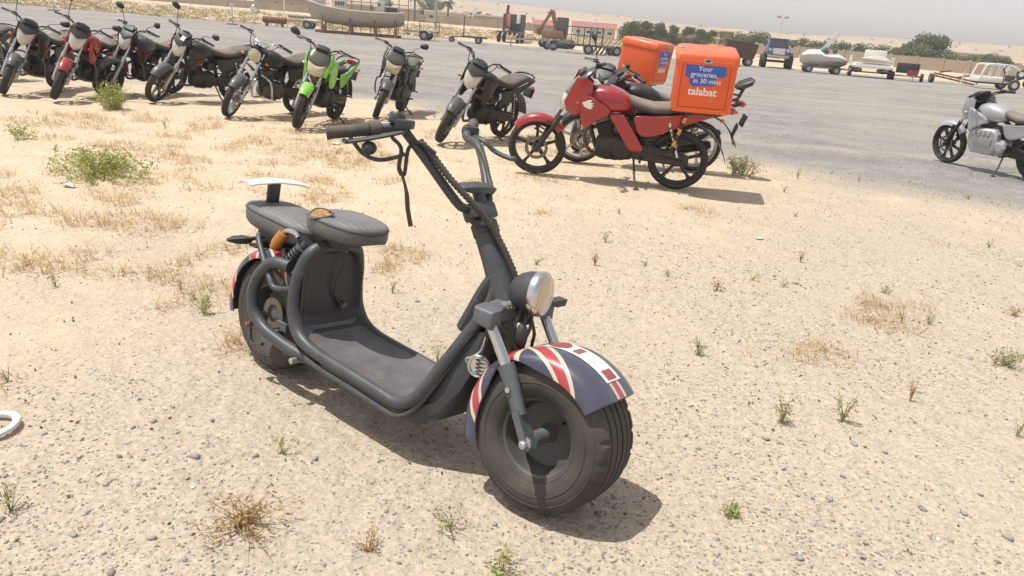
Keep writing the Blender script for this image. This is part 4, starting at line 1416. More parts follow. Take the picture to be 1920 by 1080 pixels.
RB2 = motorcycle('dusty black motorcycle far behind the red one, carrying an orange box', (.66, 9.15), (.60, 1.0), lean=7, steer=8, s=.95, paint=T.black, tankmat=T.grey, head='visor', seatmat=T.seatd, rimmat=T.alloy, mirrors=(0, 0), crash=False, group='motorcycles with delivery boxes')
B().box((-.13, 0, .84), (.42, .36, .025)).build('luggage_rack', T.black, RB2)
RB3 = motorcycle('dark motorcycle close behind the red one, its backrest poking out right of the orange box', (.60, 8.30), (1.0, .04), lean=8, steer=6, s=.95, WB=1.33, paint=T.black, tankmat=T.black, seatmat=T.seatd, rimmat=T.alloy, head='visor', mirrors=(0, 0), crash=False, group='motorcycles with delivery boxes')
B().sup([(-.50, 1.06, .05, .02), (-.47, 1.05, .10, .045), (-.36, 1.0, .11, .045), (-.32, .98, .06, .02)], 16, 2.4).tube([(-.36, 0, .84), (-.42, 0, 1.0)], .018, 8).build('backrest', T.black, RB3)


def delivery_box(label, bike, c, dx=.52, dy=.50, dz=.52):
    M0 = Matrix.Translation(bike.location) @ bike.rotation_euler.to_matrix().to_4x4()
    s = bike.scale.x
    root = thing('delivery_box', label, 'box', M0 @ (Vector(c) * s), tuple(bike.rotation_euler), 'orange delivery boxes')
    hx, hy = dx / 2, dy / 2

    def rr(x, y, r, z, n=5):
        out = []
        for cx, cy, a0 in ((x - r, y - r, 0), (-x + r, y - r, 90), (-x + r, -y + r, 180), (x - r, -y + r, 270)):
            for k in range(n):
                a = rad(a0 + 90 * k / (n - 1))
                out.append((cx + r * math.cos(a), cy + r * math.sin(a), z))
        return out
    r = .035
    B().loft([rr(hx - .02, hy - .02, r, 0), rr(hx - .004, hy - .004, r, .008), rr(hx, hy, r, .02), rr(hx, hy, r, dz * .80)]).build('box_body', T.orange, root, ang=50)
    lid = B().loft([rr(hx + .008, hy + .008, r, dz * .80 + .003), rr(hx + .010, hy + .010, r, dz * .80 + .008), rr(hx + .008, hy + .008, r, dz - .03), rr(hx - .004, hy - .004, r, dz - .010), rr(hx - .03, hy - .03, r, dz)]).build('box_lid', T.orange, root, ang=50)
    # a door on the left side carries the print
    fr = B()
    z0, z1, w = .055, dz - .085, hx - .055
    pan = B().box((0, hy + .005, (z0 + z1) / 2), (w * 2, .010, z1 - z0)).build('printed_panel', T.orange2, root, bev=.004)
    b = B()
    for a, e in (((-w - .012, z0 - .012), (w + .012, z0 - .012)), ((-w - .012, z1 + .012), (w + .012, z1 + .012)), ((-w - .012, z0 - .012), (-w - .012, z1 + .012)), ((w + .012, z0 - .012), (w + .012, z1 + .012))):
        b.bar((a[0], hy + .006, a[1]), (e[0], hy + .006, e[1]), .016, .018, (0, 1, 0))
    b.build('panel_rim', T.orange, root, bev=.004)
    B().box((0, hy + .022, dz * .80 + .04), (.075, .014, .030)).build('latch', T.alloy, lid, bev=.003)
    B().prism([(-.028, dz * .80 + .052), (.028, dz * .80 + .052), (0, dz * .80 + .030)], hy + .029, hy + .033).build('latch_hasp', T.black, lid)
    for sx in (-1, 1):
        B().box((sx * .12, -hy - .012, dz * .80 + .01), (.05, .012, .06)).build('hinge', T.alloy, lid, bev=.002)
    B().box((hx * .86, hy * .2, dz + .004), (.04, .06, .012)).build('lid_catch', T.alloy, lid, bev=.002)
    # blue speech-bubble patch, seen from the left side: x runs right to left
    yb = hy + .0102
    out = [(.185, .432), (-.150, .432), (-.172, .422), (-.180, .400), (-.178, .365), (-.165, .345), (-.12, .335), (-.10, .325), (-.105, .275), (-.09, .262), (.10, .250), (.125, .258), (.142, .285), (.138, .315), (.185, .330)]
    out = [(-x if False else x, z - .012) for x, z in out]
    B().prism([(x * .95, z) for x, z in out], yb, yb + .0012).build('blue_patch', T.blueink, pan)

    def place(x, z, y):
        return Matrix(((-1, 0, 0, x), (0, 0, 1, y), (0, 1, 0, z), (0, 0, 0, 1)))
    for t, x, z, sz in (('Your', .01, .372, .058), ('groceries,', .012, .322, .058), ('in 30 mins', -.018, .268, .058)):
        text_mesh(t, sz, .0004, T.sticker, 'lettering', pan, place(x, z, yb + .0018), .0004)
    text_mesh('talabat', .092, .0004, T.sticker, 'lettering', pan, place(.01, .165, yb + .0008), .0022)
    return root


delivery_box('large orange delivery box with white lettering on the red motorcycle', RB, (-.12, 0, .806))
delivery_box('orange delivery box seen corner-on on the half-hidden black motorcycle', RB2, (-.16, 0, .856))

SB = motorcycle('silver electric motorcycle with a blocky motor housing, alone on the gravel', (5.95, 10.80), (.46, -1.2), lean=9, steer=-4, WB=1.38, s=.95, hs=1.1, paint=T.silver, tankmat=T.silver, fendermat=T.silver, panel=T.silver, tailmat=T.silver,
                head='bikini', lens=T.silver, shell=T.black, crash=False, spokes=8, fork=T.blackm, seatmat=T.seatd, mirrors=((.05, .02, .26), 0), engmat=T.silver, group='motorcycles parked in the yard')
for sd in (-1, 1):
    P = [(.92, .62), (.55, .62), (.50, .56), (.50, .36), (.56, .27), (.88, .27), (.96, .40)]
    hs = B().prism(P, sd * .10, sd * .185, .12).build('motor_housing', T.silver, SB)
    for i in range(4):
        B().box((.62 + i * .07, sd * .190, .555), (.045, .03, .055), Matrix.Rotation(.15, 3, 'Y')).build('cover_lug', T.silver, hs, bev=.008)
    B().box((.70, sd * .190, .44), (.28, .025, .12)).build('cover_plate', T.alloy, hs, bev=.012)
    B().lathe((.44, sd * .15, .40), (0, sd, 0), [(0, .085), (.03, .08), (.045, .05), (.045, 0)], 8).build('drive_cover', T.silver, hs, ang=20)
# ------------------------------------------------------------------ the far side of the yard
def far_wheel(root, c, r, w, ax=(0, 1, 0), rim=None, M=None):
    o = B().lathe(c, ax, [(-w / 2, r * .55), (-w / 2, r * .92), (-w * .35, r), (w * .35, r), (w / 2, r * .92), (w / 2, r * .55)], 18).build('wheel', T.tyre, root, M)
    B().lathe(c, ax, [(-w * .42, 0), (-w * .45, r * .3), (-w * .40, r * .58), (w * .40, r * .58), (w * .45, r * .3), (w * .42, 0)], 14).build('rim', rim or T.galv, o, M)
    return o


def put(name, label, cat, px, py, rot=0.0, group=None, sc=1.0, dy=0.0):
    p = gd(px, py)
    return thing(name, label, cat, (p.x, p.y + dy, gz(p.x, p.y + dy)), (0, 0, rad(rot)), group, sc)


TR = 'trailers parked along the far side of the yard'


def frame_trailer(root, L=3.6, W=1.6, mat=None, cage=0.0, deck=None, wheels=1, draw=True, h=.55, guard=None):
    mat = mat or T.darkfar
    b = B()
    for sd in (-1, 1):
        b.bar((-L / 2, sd * W / 2, h), (L / 2, sd * W / 2, h), .08, .10)
    b.build('chassis', mat, root)
    for i in range(5):
        x = -L / 2 + L * i / 4
        B().bar((x, -W / 2, h), (x, W / 2, h), .06, .07).build('cross_member', mat, root)
    if draw:
        for sd in (-1, 1):
            B().bar((-L / 2, sd * W / 2, h), (-L / 2 - 1.1, 0, h - .08), .07, .08).build('drawbar', mat, root)
        B().tube([(-L / 2 - .95, 0, h), (-L / 2 - .95, 0, .05)], .045, 8).build('jockey_stand', T.galv, root)
    if deck:
        for i in range(7):
            y = -W / 2 + W * (i + .5) / 7
            B().box((0, y, h + .07), (L, W / 7 - .02, .035)).build('deck_plank', deck, root)
    for k in range(wheels):
        for sd in (-1, 1):
            x = .35 + (k - (wheels - 1) / 2) * .75
            far_wheel(root, (x, sd * (W / 2 + .14), .33), .33, .21, rim=T.galv)
            if guard:
                g = []
                for i in range(9):
                    a = rad(15 + 150 * i / 8)
                    g.append([(x + .42 * math.cos(a), sd * (W / 2 + .14) + y, .33 + .42 * math.sin(a)) for y in (-.13, 0, .13)])
                B().sheet(g, .015).build('wheel_guard', guard, root)
    if cage:
        b = B()
        for sd in (-1, 1):
            for z in (.55, 1.0):
                b.bar((-L / 2, sd * W / 2, h + cage * z), (L / 2, sd * W / 2, h + cage * z), .045, .045)
        for e in (-1, 1):
            b.bar((e * L / 2, -W / 2, h + cage), (e * L / 2, W / 2, h + cage), .045, .045)
        b.build('side_rail', mat, root)
        for i in range(7):
            x = -L / 2 + L * i / 6
            for sd in (-1, 1):
                B().bar((x, sd * W / 2, h), (x, sd * W / 2, h + cage), .045, .045, (1, 0, 0)).build('upright', mat, root)


def hull(secs, name, mat, root, th=.05, open_top=True):
    """secs: x, keel z, chine half width, chine z, gunwale half width, gunwale z"""
    g = []
    for x, kz, cw, cz, gw, gzz in secs:
        row = []
        for sd in (-1, 1):
            pts = [(x, sd * gw, gzz), (x, sd * (gw * .97 + cw * .03), gzz - (gzz - cz) * .3), (x, sd * (gw * .5 + cw * .5), (gzz + cz) / 2 - .03), (x, sd * cw, cz), (x, sd * cw * .5, (cz + kz) / 2)]
            row += pts if sd < 0 else pts[::-1]
            if sd < 0:
                row.append((x, 0, kz))
        g.append(row)
    return B().sheet(g, th).build(name, mat, root, ang=40)


# wooden boat on props
DH = put('wooden_boat', 'weathered wooden fishing boat with a pale blue bottom, propped on a cradle', 'boat', 672, 66, 8)
T.hullw = mk('weathered_boat_timber', (.42, .38, .31), .8, 0, .35, .2, 1.5, .3)
T.hullb = mk('faded_blue_hull', (.25, .33, .38), .75, 0, .3, .2, 1.5, .2)
up = [(-3.6, 1.75, .02, 1.75, .03, 2.20), (-3.2, 1.02, .35, 1.35, .62, 2.02), (-2.2, .72, .62, 1.08, .98, 1.78), (-.6, .60, .78, .98, 1.10, 1.62), (1.2, .60, .78, .98, 1.08, 1.60), (2.6, .72, .64, 1.05, .92, 1.66), (3.2, .95, .45, 1.2, .78, 1.72)]
hull(up, 'hull', T.hullw, DH)
hull([(x, kz - .03, cw + .015, cz - .02, cw * .5 + .015, (cz + kz) / 2 + .12) if False else (x, kz - .03, cw * .8, kz + (cz - kz) * .75, cw + .03, cz + .02) for x, kz, cw, cz, gw, gg in up[1:]], 'painted_bottom', T.hullb, DH, .02)
B().sheet([[(x, -gw * .9, gg - .18), (x, gw * .9, gg - .18)] for x, kz, cw, cz, gw, gg in up], .04).build('deck', T.wood, DH)
B().box((-1.25, 0, 1.92), (.75, 1.2, .62)).build('wheelhouse', T.whited, DH, bev=.04)
for k in range(4):
    B().box((-1.50 + k * .17, -.605, 2.03), (.11, .02, .26)).build('wheelhouse_pane', T.darkfar, DH)
B().box((1.55, 0, 2.0), (.55, 1.0, .85)).build('stern_cabin', T.whited, DH, bev=.04)
B().box((1.45, -.505, 2.15), (.14, .02, .22)).build('cabin_pane', T.darkfar, DH)
B().box((2.3, 0, 1.85), (.8, 1.1, .35)).build('engine_cover', T.darkfar, DH, bev=.06)
B().box((-2.75, 0, 2.08), (.9, 1.2, .42)).build('bow_locker', T.whited, DH, bev=.05)
b = B()
for sd in (-1, 1):
    b.tube(cr([(x, sd * (gw + .02), gg) for x, kz, cw, cz, gw, gg in up], 3), .045, 6)
b.build('gunwale', T.whited, DH)
for x in (-2.4, -.5, 1.2, 2.6):
    for sd in (-1, 1):
        B().tube([(x, sd * 1.25, 0), (x, sd * .85, 1.15)], .06, 8).build('prop', T.rust, DH)
    B().box((x, 0, .28), (.2, 1.7, .55)).build('keel_block', T.wood, DH)
for sd in (-1, 1):
    B().bar((-2.9, sd * .8, .1), (3.0, sd * .8, .1), .12, .14).build('cradle_beam', T.rust, DH)

# pipe canopy behind the boat
PC = put('pipe_canopy', 'tall rusty pipe frame standing behind the wooden boat', 'frame', 665, 62, 6, dy=5)
for i in range(9):
    B().tube([(-2.9 + i * .78, 0, 0), (-2.9 + i * .78, 0, 3.7 if i < 6 else 3.0)], .035, 6).build('post', T.rust, PC)
B().tube([(-2.9, 0, 3.66), (1.0, 0, 3.66)], .035, 6).tube([(1.78, 0, 2.96), (3.34, 0, 2.96)], .035, 6).build('top_rail', T.rust, PC)
B().tube([(-2.9, 0, 2.4), (3.34, 0, 2.4)], .03, 6).build('mid_rail', T.rust, PC)

t = put('car_trailer', 'grey frame trailer loaded with pipes left of the wooden boat', 'trailer', 572, 54, 4, TR)
frame_trailer(t, 2.4, 1.5, T.galv, .0, None, 1, True)
for i in range(6):
    B().tube([(-1.2, -.5 + i * .2, .85 + .04 * (i % 2)), (1.2, -.5 + i * .2, .85 + .04 * (i % 3))], .06, 8).build('pipe', T.steel, t)
b = put('fuel_tank', 'long red rusty tank lying on legs left of the boats', 'tank', 515, 50, 5)
B().lathe((-.95, 0, .5), (1, 0, 0), [(0, 0), (.02, .16), (.10, .25), (1.8, .25), (1.88, .16), (1.9, 0)], 18).build('tank_barrel', T.rust, b)
for x in (-.6, .6):
    B().box((x, 0, .15), (.12, .45, .30)).build('tank_leg', T.rust, b)
t = put('flatbed_trailer', 'grey flat trailer with a rear gate and white wheel guards beside the wooden boat', 'trailer', 790, 75, -4, TR)
frame_trailer(t, 2.3, 1.4, T.galv, 0, T.wood, 1, False, guard=T.white)
B().bar((.0, -.7, 1.25), (1.4, -.7, 1.25), .05, .05).bar((0, -.7, .6), (0, -.7, 1.25), .05, .05, (1, 0, 0)).bar((1.4, -.7, .6), (1.4, -.7, 1.25), .05, .05, (1, 0, 0)).build('rear_gate', T.rust, t)
t = put('boat_dolly', 'small low trailer with white wheels left of the black trailer', 'trailer', 842, 78, 0, TR, .55)
frame_trailer(t, 2.0, 1.6, T.whited, 0, None, 1, True, .42)
t = put('long_trailer', 'long black trailer with an upright winch post', 'trailer', 890, 82, 2, TR, .8)
frame_trailer(t, 2.2, 1.5, T.darkfar, 0, T.darkfar, 1, True)
B().tube([(-1.05, 0, .55), (-1.05, 0, 2.3)], .05, 8).build('winch_post', T.darkfar, t)
t = put('boat_trailer', 'empty galvanised boat trailer with roller bars in front of the orange rig', 'trailer', 1022, 93, 12, TR)
frame_trailer(t, 3.2, 1.7, T.galv, 0, None, 1, True, .62, guard=T.galv)
for i in range(6):
    B().bar((-1.5 + i * .6, -.55, .78), (-1.5 + i * .6, .55, .70), .07, .07).build('roller_bar', T.galv, t)
t = put('cage_trailer', 'dark mesh-sided trailer in front of the red-roofed shed', 'trailer', 1092, 101, -3, TR)
frame_trailer(t, 2.5, 1.4, T.darkfar, 1.15, T.wood, 1, True)
t = put('tipped_trailer', 'trailer stacked with loose timber beside the orange box', 'trailer', 1140, 104, 10, TR)
frame_trailer(t, 1.9, 1.3, T.wood, 0, T.wood, 1, False)
for i in range(6):
    B().bar((-1.3 + i * .3, -.6, .05), (-.4 + i * .35, .4, 1.0 + .1 * (i % 3)), .09, .09).build('timber', T.wood, t)

# truck with a lorry crane
CT = put('crane_truck', 'black crane truck with striped bumper and folded boom, seen from behind', 'truck', 955, 80, -6, None, .86)
B().box((0, 0, .95), (2.3, 4.2, .35)).build('chassis', T.darkfar, CT, bev=.03)
for i in range(8):
    for sd in (-1, 1):
        pass
for i in range(9):
    o = B().prism([(-1.1 + i * .25, .72), (-.97 + i * .25, .72), (-.89 + i * .25, .98), (-1.02 + i * .25, .98)], -2.16, -2.12).build('bumper_stripe', T.white if i % 2 == 0 else T.black, CT)
B().box((0, 3.0, 1.85), (2.3, 1.7, 2.1)).build('cab', T.darkfar, CT, bev=.12)
B().box((0, 2.14, 2.2), (1.7, .05, .7)).build('rear_pane', T.smoke, CT)
B().box((.62, 1.0, 1.9), (.95, 1.2, 1.6)).build('outrigger_cabin', T.darkfar, CT, bev=.06)
B().box((.62, .38, 2.2), (.7, .04, .6)).build('operator_pane', T.smoke, CT)
B().tube([(-.35, .2, 1.1), (-.35, .2, 3.0)], .26, 10).build('crane_column', T.whited, CT)
B().bar((-.45, .2, 3.0), (-.15, -.9, 1.5), .26, .3).build('jib', T.redd, CT)
B().bar((-.55, .1, 1.4), (-.35, .0, 3.7), .26, .28, (1, 0, 0)).build('folded_boom', T.rust, CT)
B().box((.95, -1.2, 2.4), (.35, .3, .9)).build('marker_board', T.white, CT, bev=.02)
for x in (-1, 1):
    for y in (-1.1, 2.8):
        far_wheel(CT, (x, y, .5), .5, .32, (1, 0, 0))

T.orangem = mk('faded_orange_machine', (.22, .115, .055), .6, 0, .45, .25, 2)
# orange drilling rig
DR = put('excavator', 'orange excavator with a dark cab behind the empty boat trailer', 'excavator', 1048, 94, -15, None, .9, dy=6)
for sd in (-1, 1):
    B().sup([(-1.5, .4, .22, .2, 3, sd * .8), (-1.3, .4, .25, .38, 3, sd * .8), (1.3, .4, .25, .38, 3, sd * .8), (1.5, .4, .22, .2, 3, sd * .8)], 16).build('track', T.tyre, DR)
B().box((-.3, 0, 1.15), (2.0, 1.7, .7)).build('engine_house', T.orangem, DR, bev=.08)
B().box((.45, -.35, 1.9), (.95, .9, 1.5)).build('cab', T.darkfar, DR, bev=.08)
B().box((.45, -.81, 2.15), (.75, .03, .8)).build('cab_pane', T.smoke, DR)
B().bar((-.2, .3, 1.5), (-.75, .3, 3.2), .28, .34, (1, 0, 0)).build('boom', T.orangem, DR)
B().bar((-.75, .3, 3.2), (-1.7, .3, 1.6), .22, .26, (0, 1, 0)).build('dipper_arm', T.orangem, DR)
B().prism([(-1.95, 1.6), (-1.5, 1.65), (-1.45, 1.2), (-1.8, 1.0), (-2.05, 1.2)], .0, .6).build('bucket', T.rust, DR)
B().tube([(-.9, .2, 2.6), (-.9, .2, 3.3)], .05, 6).tube([(-1.2, .2, 3.0), (-.4, .2, 3.0)], .05, 6).build('mast_bracket', T.rust, DR)

# wheel loader behind the big orange box
WL = put('wheel_loader', 'yellow wheel loader with a glazed cab, its top showing above the orange box', 'loader', 1352, 112, 10, None, .78)
B().box((0, .6, 1.15), (2.0, 2.6, .9)).build('body', T.yellow, WL, bev=.1)
B().box((0, .2, 2.25), (1.5, 1.5, .2)).build('cab_base', T.yellow, WL, bev=.04)
cb_ = B()
for x in (-.7, .7):
    for y in (-.5, .9):
        cb_.bar((x, y, 1.6), (x, y, 2.95), .09, .09, (1, 0, 0))
cb_.build('cab_pillars', T.darkfar, WL)
T.paleglass = mk('greenish_glass', (.16, .21, .20), .12, 0, .3, .05, 2, coat=.6)
B().box((0, .2, 2.3), (1.36, 1.36, 1.3)).build('cab_glazing', T.paleglass, WL)
B().box((0, .2, 3.02), (1.7, 1.7, .14)).build('cab_roof', T.yellow, WL, bev=.04)
for x in (-1, 1):
    for y in (-.9, 1.7):
        far_wheel(WL, (x, y, .65), .65, .45, (1, 0, 0), T.yellow)
B().prism([(-1.9, .3), (-1.5, .3), (-1.4, 1.1), (-1.9, 1.1)], -1.1, 1.1).xf(Matrix.Rotation(rad(90), 4, 'Z')).build('bucket', T.rust, WL)

T.maroon = mk('dark_maroon_steel', (.085, .045, .038), .8, 0, .35, .3, 2)
TP = put('tipper_body', 'dark rusty steel tipper body behind the large orange box', 'tipper', 1386, 123, -8, None)
B().loft([[(-1.0, -.7, .5), (.8, -.7, .5), (.8, .7, .5), (-1.0, .7, .5)], [(-1.2, -.8, 1.7), (1.0, -.8, 1.45), (1.0, .8, 1.45), (-1.2, .8, 1.7)]]).build('steel_body', T.maroon, TP)
for x in (-.7, .5):
    far_wheel(TP, (x, -.55, .3), .3, .2)
    far_wheel(TP, (x, .55, .3), .3, .2)

# blue off-roader
JP = put('off_roader', 'blue off-road vehicle with huge tyres and a pale grille, facing the yard', 'car', 1452, 127, -13, None, .95)
B().loft([[(x, y, z) for x, z in ((-.72, .95), (.72, .95), (.78, 1.15), (.72, 1.42), (-.72, 1.42), (-.78, 1.15))] for y in (-1.75, -1.65, -.4, 1.7)]).build('body', T.blue, JP, ang=30)
B().loft([[(x * k, y, z) for x, z in ((-.74, 1.42), (.74, 1.42), (.66, 2.02), (-.66, 2.02))] for y, k in ((-.45, 1), (1.6, 1))]).build('cabin', T.blue, JP, ang=30)
B().loft([[(-.62, -.475, 1.50), (.62, -.475, 1.50), (.56, -.465, 1.95), (-.56, -.465, 1.95)], [(-.60, -.50, 1.51), (.60, -.50, 1.51), (.54, -.49, 1.93), (-.54, -.49, 1.93)]]).build('windscreen', T.smoke, JP)
B().box((0, .55, 2.06), (1.45, 2.1, .08)).build('roof', T.grey, JP, bev=.03)
B().loft([[(-.40, -1.78, .98), (.40, -1.78, .98), (.46, -1.76, 1.40), (-.46, -1.76, 1.40)], [(-.38, -1.80, .99), (.38, -1.80, .99), (.44, -1.78, 1.39), (-.44, -1.78, 1.39)]]).build('grille', T.whited, JP)
for sd in (-1, 1):
    B().lathe((sd * .62, -1.76, 1.26), (0, -1, 0), [(0, .11), (.03, .11), (.05, .07), (.05, 0)], 14).build('headlight', T.lens, JP)
    B().sup([(-.1, 0, .1, .1)] * 0 + [(sd * .80 - .02, 1.08, .55, .10, 3, -1.25), (sd * .80 + .22 * sd, 1.08, .55, .10, 3, -1.25)], 14).build('front_wing', T.darkfar, JP)
    B().box((sd * .98, -.35, 1.6), (.14, .06, .2)).build('door_mirror', T.black, JP, bev=.02)
    for y in (-1.2, 1.2):
        far_wheel(JP, (sd * .92, y, .48), .48, .36, (1, 0, 0), T.white)
B().box((0, -1.95, .82), (1.5, .16, .2)).build('bumper', T.alloy, JP, bev=.03)
B().tube([(-.92, -1.2, .5), (.92, -1.2, .5)], .09, 8).build('axle', T.rust, JP)
B().box((0, -.2, .85), (.8, 3.0, .16)).build('underframe', T.darkfar, JP)

# jet boat on a trailer
JB = put('jet_boat', 'white jet boat with an open cockpit lying on a low trailer', 'boat', 1536, 137, -12, None, .95)
hull([(-1.45, .75, .3, .85, .55, 1.1), (-1.1, .48, .75, .80, .95, 1.2), (0, .42, .80, .75, 1.02, 1.15), (1.1, .45, .70, .78, .92, 1.05), (1.6, .7, .3, .85, .5, .95)], 'hull', T.whited, JB)
B().sup([(-1.35, 1.12, .55, .10), (-1.0, 1.2, .9, .28), (-.3, 1.25, .95, .32), (.1, 1.12, .95, .12), (1.0, 1.12, .85, .20), (1.5, 1.0, .45, .08)], 18, 2.4).build('deck_moulding', T.white, JB)
B().box((-.15, 0, 1.42), (.9, 1.0, .22)).build('cockpit', T.darkfar, JB, bev=.05)
for x in (-.4, .15, .75):
    B().sup([(x - .12, 1.5, .2, .12), (x, 1.55, .24, .2), (x + .12, 1.5, .2, .12)], 12).build('seat', T.grey, JB)
B().bar((-.1, .3, 1.4), (.85, .3, 2.75), .12, .28, (1, 0, 0)).build('raised_canopy', T.white, JB)
for x in (-.85, .95):
    for sd in (-1, 1):
        far_wheel(JB, (x, sd * .85, .27), .27, .2)
B().bar((-1.2, -.6, .38), (1.7, -.6, .38), .08, .1).bar((-1.2, .6, .38), (1.7, .6, .38), .08, .1).bar((-1.2, -.6, .38), (-1.2, .6, .38), .08, .1).bar((1.0, -.6, .38), (1.0, .6, .38), .08, .1).build('trailer_frame', T.galv, JB)
B().bar((-.3, -.95, .5), (1.3, -.95, .75), .1, .14).build('loose_beam', T.steel, JB)

# white pontoon boat with rails
PB = put('pontoon_boat', 'white flat boat with guard rails and a slatted ramp on a trailer', 'boat', 1627, 145, -18, None, .98)
B().sheet([[(-1.2, -1.3, .62), (1.25, -1.3, .62)], [(-1.3, -.6, .75), (1.35, -.6, .75)], [(-1.2, 1.5, .80), (1.25, 1.5, .80)]], .1).build('deck', T.whited, PB)
for i in range(5):
    B().bar((-1.05 + i * .04, -1.35 + i * .16, .62 + i * .10), (1.2 - i * .06, -1.35 + i * .16, .62 + i * .10), .10, .05).build('ramp_slat', T.whited, PB)
B().loft([[(-.6, -.9, 1.18), (1.1, -.75, 1.10), (.8, -.55, 1.32), (.2, -.75, 1.36)], [(-.6, .9, 1.18), (1.1, .9, 1.10), (.8, .7, 1.34), (.2, .7, 1.4)]]).build('bow_cover', T.whited, PB)
B().box((.25, .9, 1.45), (1.3, .9, .55)).build('console', T.white, PB, bev=.08)
for sd in (-1, 1):
    b = B()
    b.tube([(sd * 1.25, -.9, 1.3), (sd * 1.25, 1.2, 1.3)], .03, 6).tube([(sd * 1.25, -.9, 1.05), (sd * 1.25, 1.2, 1.05)], .025, 6)
    for k in range(5):
        b.tube([(sd * 1.25, -.9 + k * .52, .8), (sd * 1.25, -.9 + k * .52, 1.3)], .025, 6)
    b.build('guard_rail', T.white, PB)
    B().sup([(-1.3, .42, .22, .2, 2, sd * .75)] * 0 + [(sd * .8 - .25, .45, 1.4, .1), (sd * .8, .45, 1.5, .2), (sd * .8 + .25, .45, 1.4, .1)], 14, 2.2).build('float', T.darkfar, PB)
    far_wheel(PB, (sd * 1.2, -.5, .33), .33, .22, (1, 0, 0))
B().bar((-1.1, -.5, .33), (1.1, -.5, .33), .08, .08).build('axle', T.steel, PB)
B().tube([(-1.5, -1.0, .05), (-1.15, -.9, .55)], .04, 6).build('support_leg', T.galv, PB)

t = put('box_trailer', 'black box trailer with a red tub on its drawbar', 'trailer', 1700, 152, -22, TR, .8)
B().box((-.1, .4, .95), (1.6, 1.0, .75)).build('box_body', T.black, t, bev=.05)
far_wheel(t, (-1.05, .2, .32), .32, .22, (1, 0, 0))
far_wheel(t, (1.0, .2, .32), .32, .22, (1, 0, 0))
B().bar((-1.05, .2, .36), (1.0, .2, .36), .1, .1).build('axle', T.steel, t)
B().lathe((.25, -.6, .35), (0, 0, 1), [(0, 0), (0, .36), (.5, .44), (.5, .40), (.06, .33), (.06, 0)], 18).build('red_tub', T.redd, t)
B().bar((-.6, -.1, .4), (.3, -1.4, .35), .08, .08).bar((.7, -.1, .4), (.3, -1.4, .35), .08, .08).tube([(.3, -1.35, 0), (.3, -1.35, .5)], .04, 8).build('drawbar', T.galv, t)
t = put('wrecked_trailer', 'rusty wrecked trailer with one wheel and a white jack post', 'trailer', 1782, 158, -24, TR, .85)
far_wheel(t, (-1.35, -.1, .34), .34, .26, (1, .25, 0))
B().bar((-1.3, -.5, .55), (1.5, -.3, .12), .12, .12).bar((-1.2, .7, .7), (1.6, .6, .3), .12, .12).build('chassis', T.rust, t)
for i in range(5):
    B().bar((-1.1 + i * .5, -.5, .55 - i * .08), (-1.0 + i * .5, .7, .70 - i * .09), .08, .08).build('cross_member', T.rust, t)
B().bar((-.9, -.2, .8), (-.2, .3, .95), .1, .1).bar((.3, .2, .5), (1.2, .0, .75), .2, .12).bar((1.0, .1, .75), (1.7, -.2, .2), .09, .09).build('bent_scrap', T.rust, t)
B().tube([(.6, -.9, .06), (.68, -.9, .95)], .07, 8).box((.6, -.9, .03), (.35, .35, .06)).tube([(.68, -.9, .95), (.72, -.9, 1.25)], .03, 6).build('jack_post', T.whited, t)
t = put('open_trailer', 'white trailer with a sloping tubular cage behind the silver motorcycle', 'trailer', 1862, 167, -6, TR, .95)
B().box((-.2, 0, .55), (2.2, 1.4, .30)).build('bed', T.white, t, bev=.04)
for sd in (-1, 1):
    B().tube(cr([(-1.2, sd * .65, .7), (-1.05, sd * .65, 1.2), (-.85, sd * .65, 1.45), (.4, sd * .65, 1.45), (1.0, sd * .65, 1.2)], 5), .055, 8).build('cage_rail', T.white, t)
    for x in (-.55, -.1, .35):
        B().tube([(x - .1, sd * .65, .7), (x, sd * .65, 1.44)], .03, 6).build('cage_bar', T.white, t)
    far_wheel(t, (.75, sd * .85, .33), .33, .22, rim=T.white)
B().box((.45, -.74, .72), (.6, .08, .35)).build('side_box', T.darkfar, t, bev=.03)
B().box((-.2, 0, .36), (2.0, 1.0, .12)).build('underframe', T.black, t)
t = put('black_trailer', 'black trailer carrying a spare wheel at the right edge of the yard', 'trailer', 1925, 166, -5, TR, .9)
frame_trailer(t, 2.0, 1.3, T.darkfar, 0, None, 1, False, .7)
far_wheel(t, (-1.0, -.7, 1.0), .34, .22, (.5, 1, 0), T.white)
B().bar((-1.2, -.6, .6), (.4, -.6, 1.25), .22, .2).build('dark_beam', T.black, t)

# marker posts and lamp posts
for px, py, lb, hgt in ((101, 20, 'slim white marker post standing alone on the gravel above the red motorcycle', 1.5), (436, 46, 'slim white marker post with a dark foot near the sand verge', 1.45)):
    t = put('marker_post', lb, 'post', px, py, 0, 'marker posts on the gravel')
    B().tube([(0, 0, 0), (0, 0, hgt)], .055, 8).build('shaft', T.whited, t)
    B().box((0, 0, .03), (.6, .6, .06)).build('foot', T.black, t)
    B().box((0, -.02, hgt - .1), (.32, .06, .22)).build('head_plate', T.whited, t, bev=.01)
t = put('flag_pole', 'thin white pole at the edge of the sand verge', 'pole', 492, 46, 0, None, 1, 6)
B().tube([(0, 0, 0), (0, 0, 5.0)], .05, 8).build('shaft', T.white, t)
B().box((0, 0, .1), (.4, .4, .2)).build('footing', T.whited, t)
t = put('lamp_post', 'thick grey lamp post beside the flat trailer', 'lamp post', 797, 66, 0, None, 1, 8)
B().tube([(0, 0, 0), (0, 0, 9.0)], [.19, .12], 12).build('shaft', T.galv, t)
B().bar((-.9, 0, 8.9), (.9, 0, 8.9), .1, .1).build('cross_arm', T.galv, t)
B().box((0, 0, .2), (.6, .6, .4)).build('plinth', T.whited, t)
p = gd(1456, 100, Y=96)
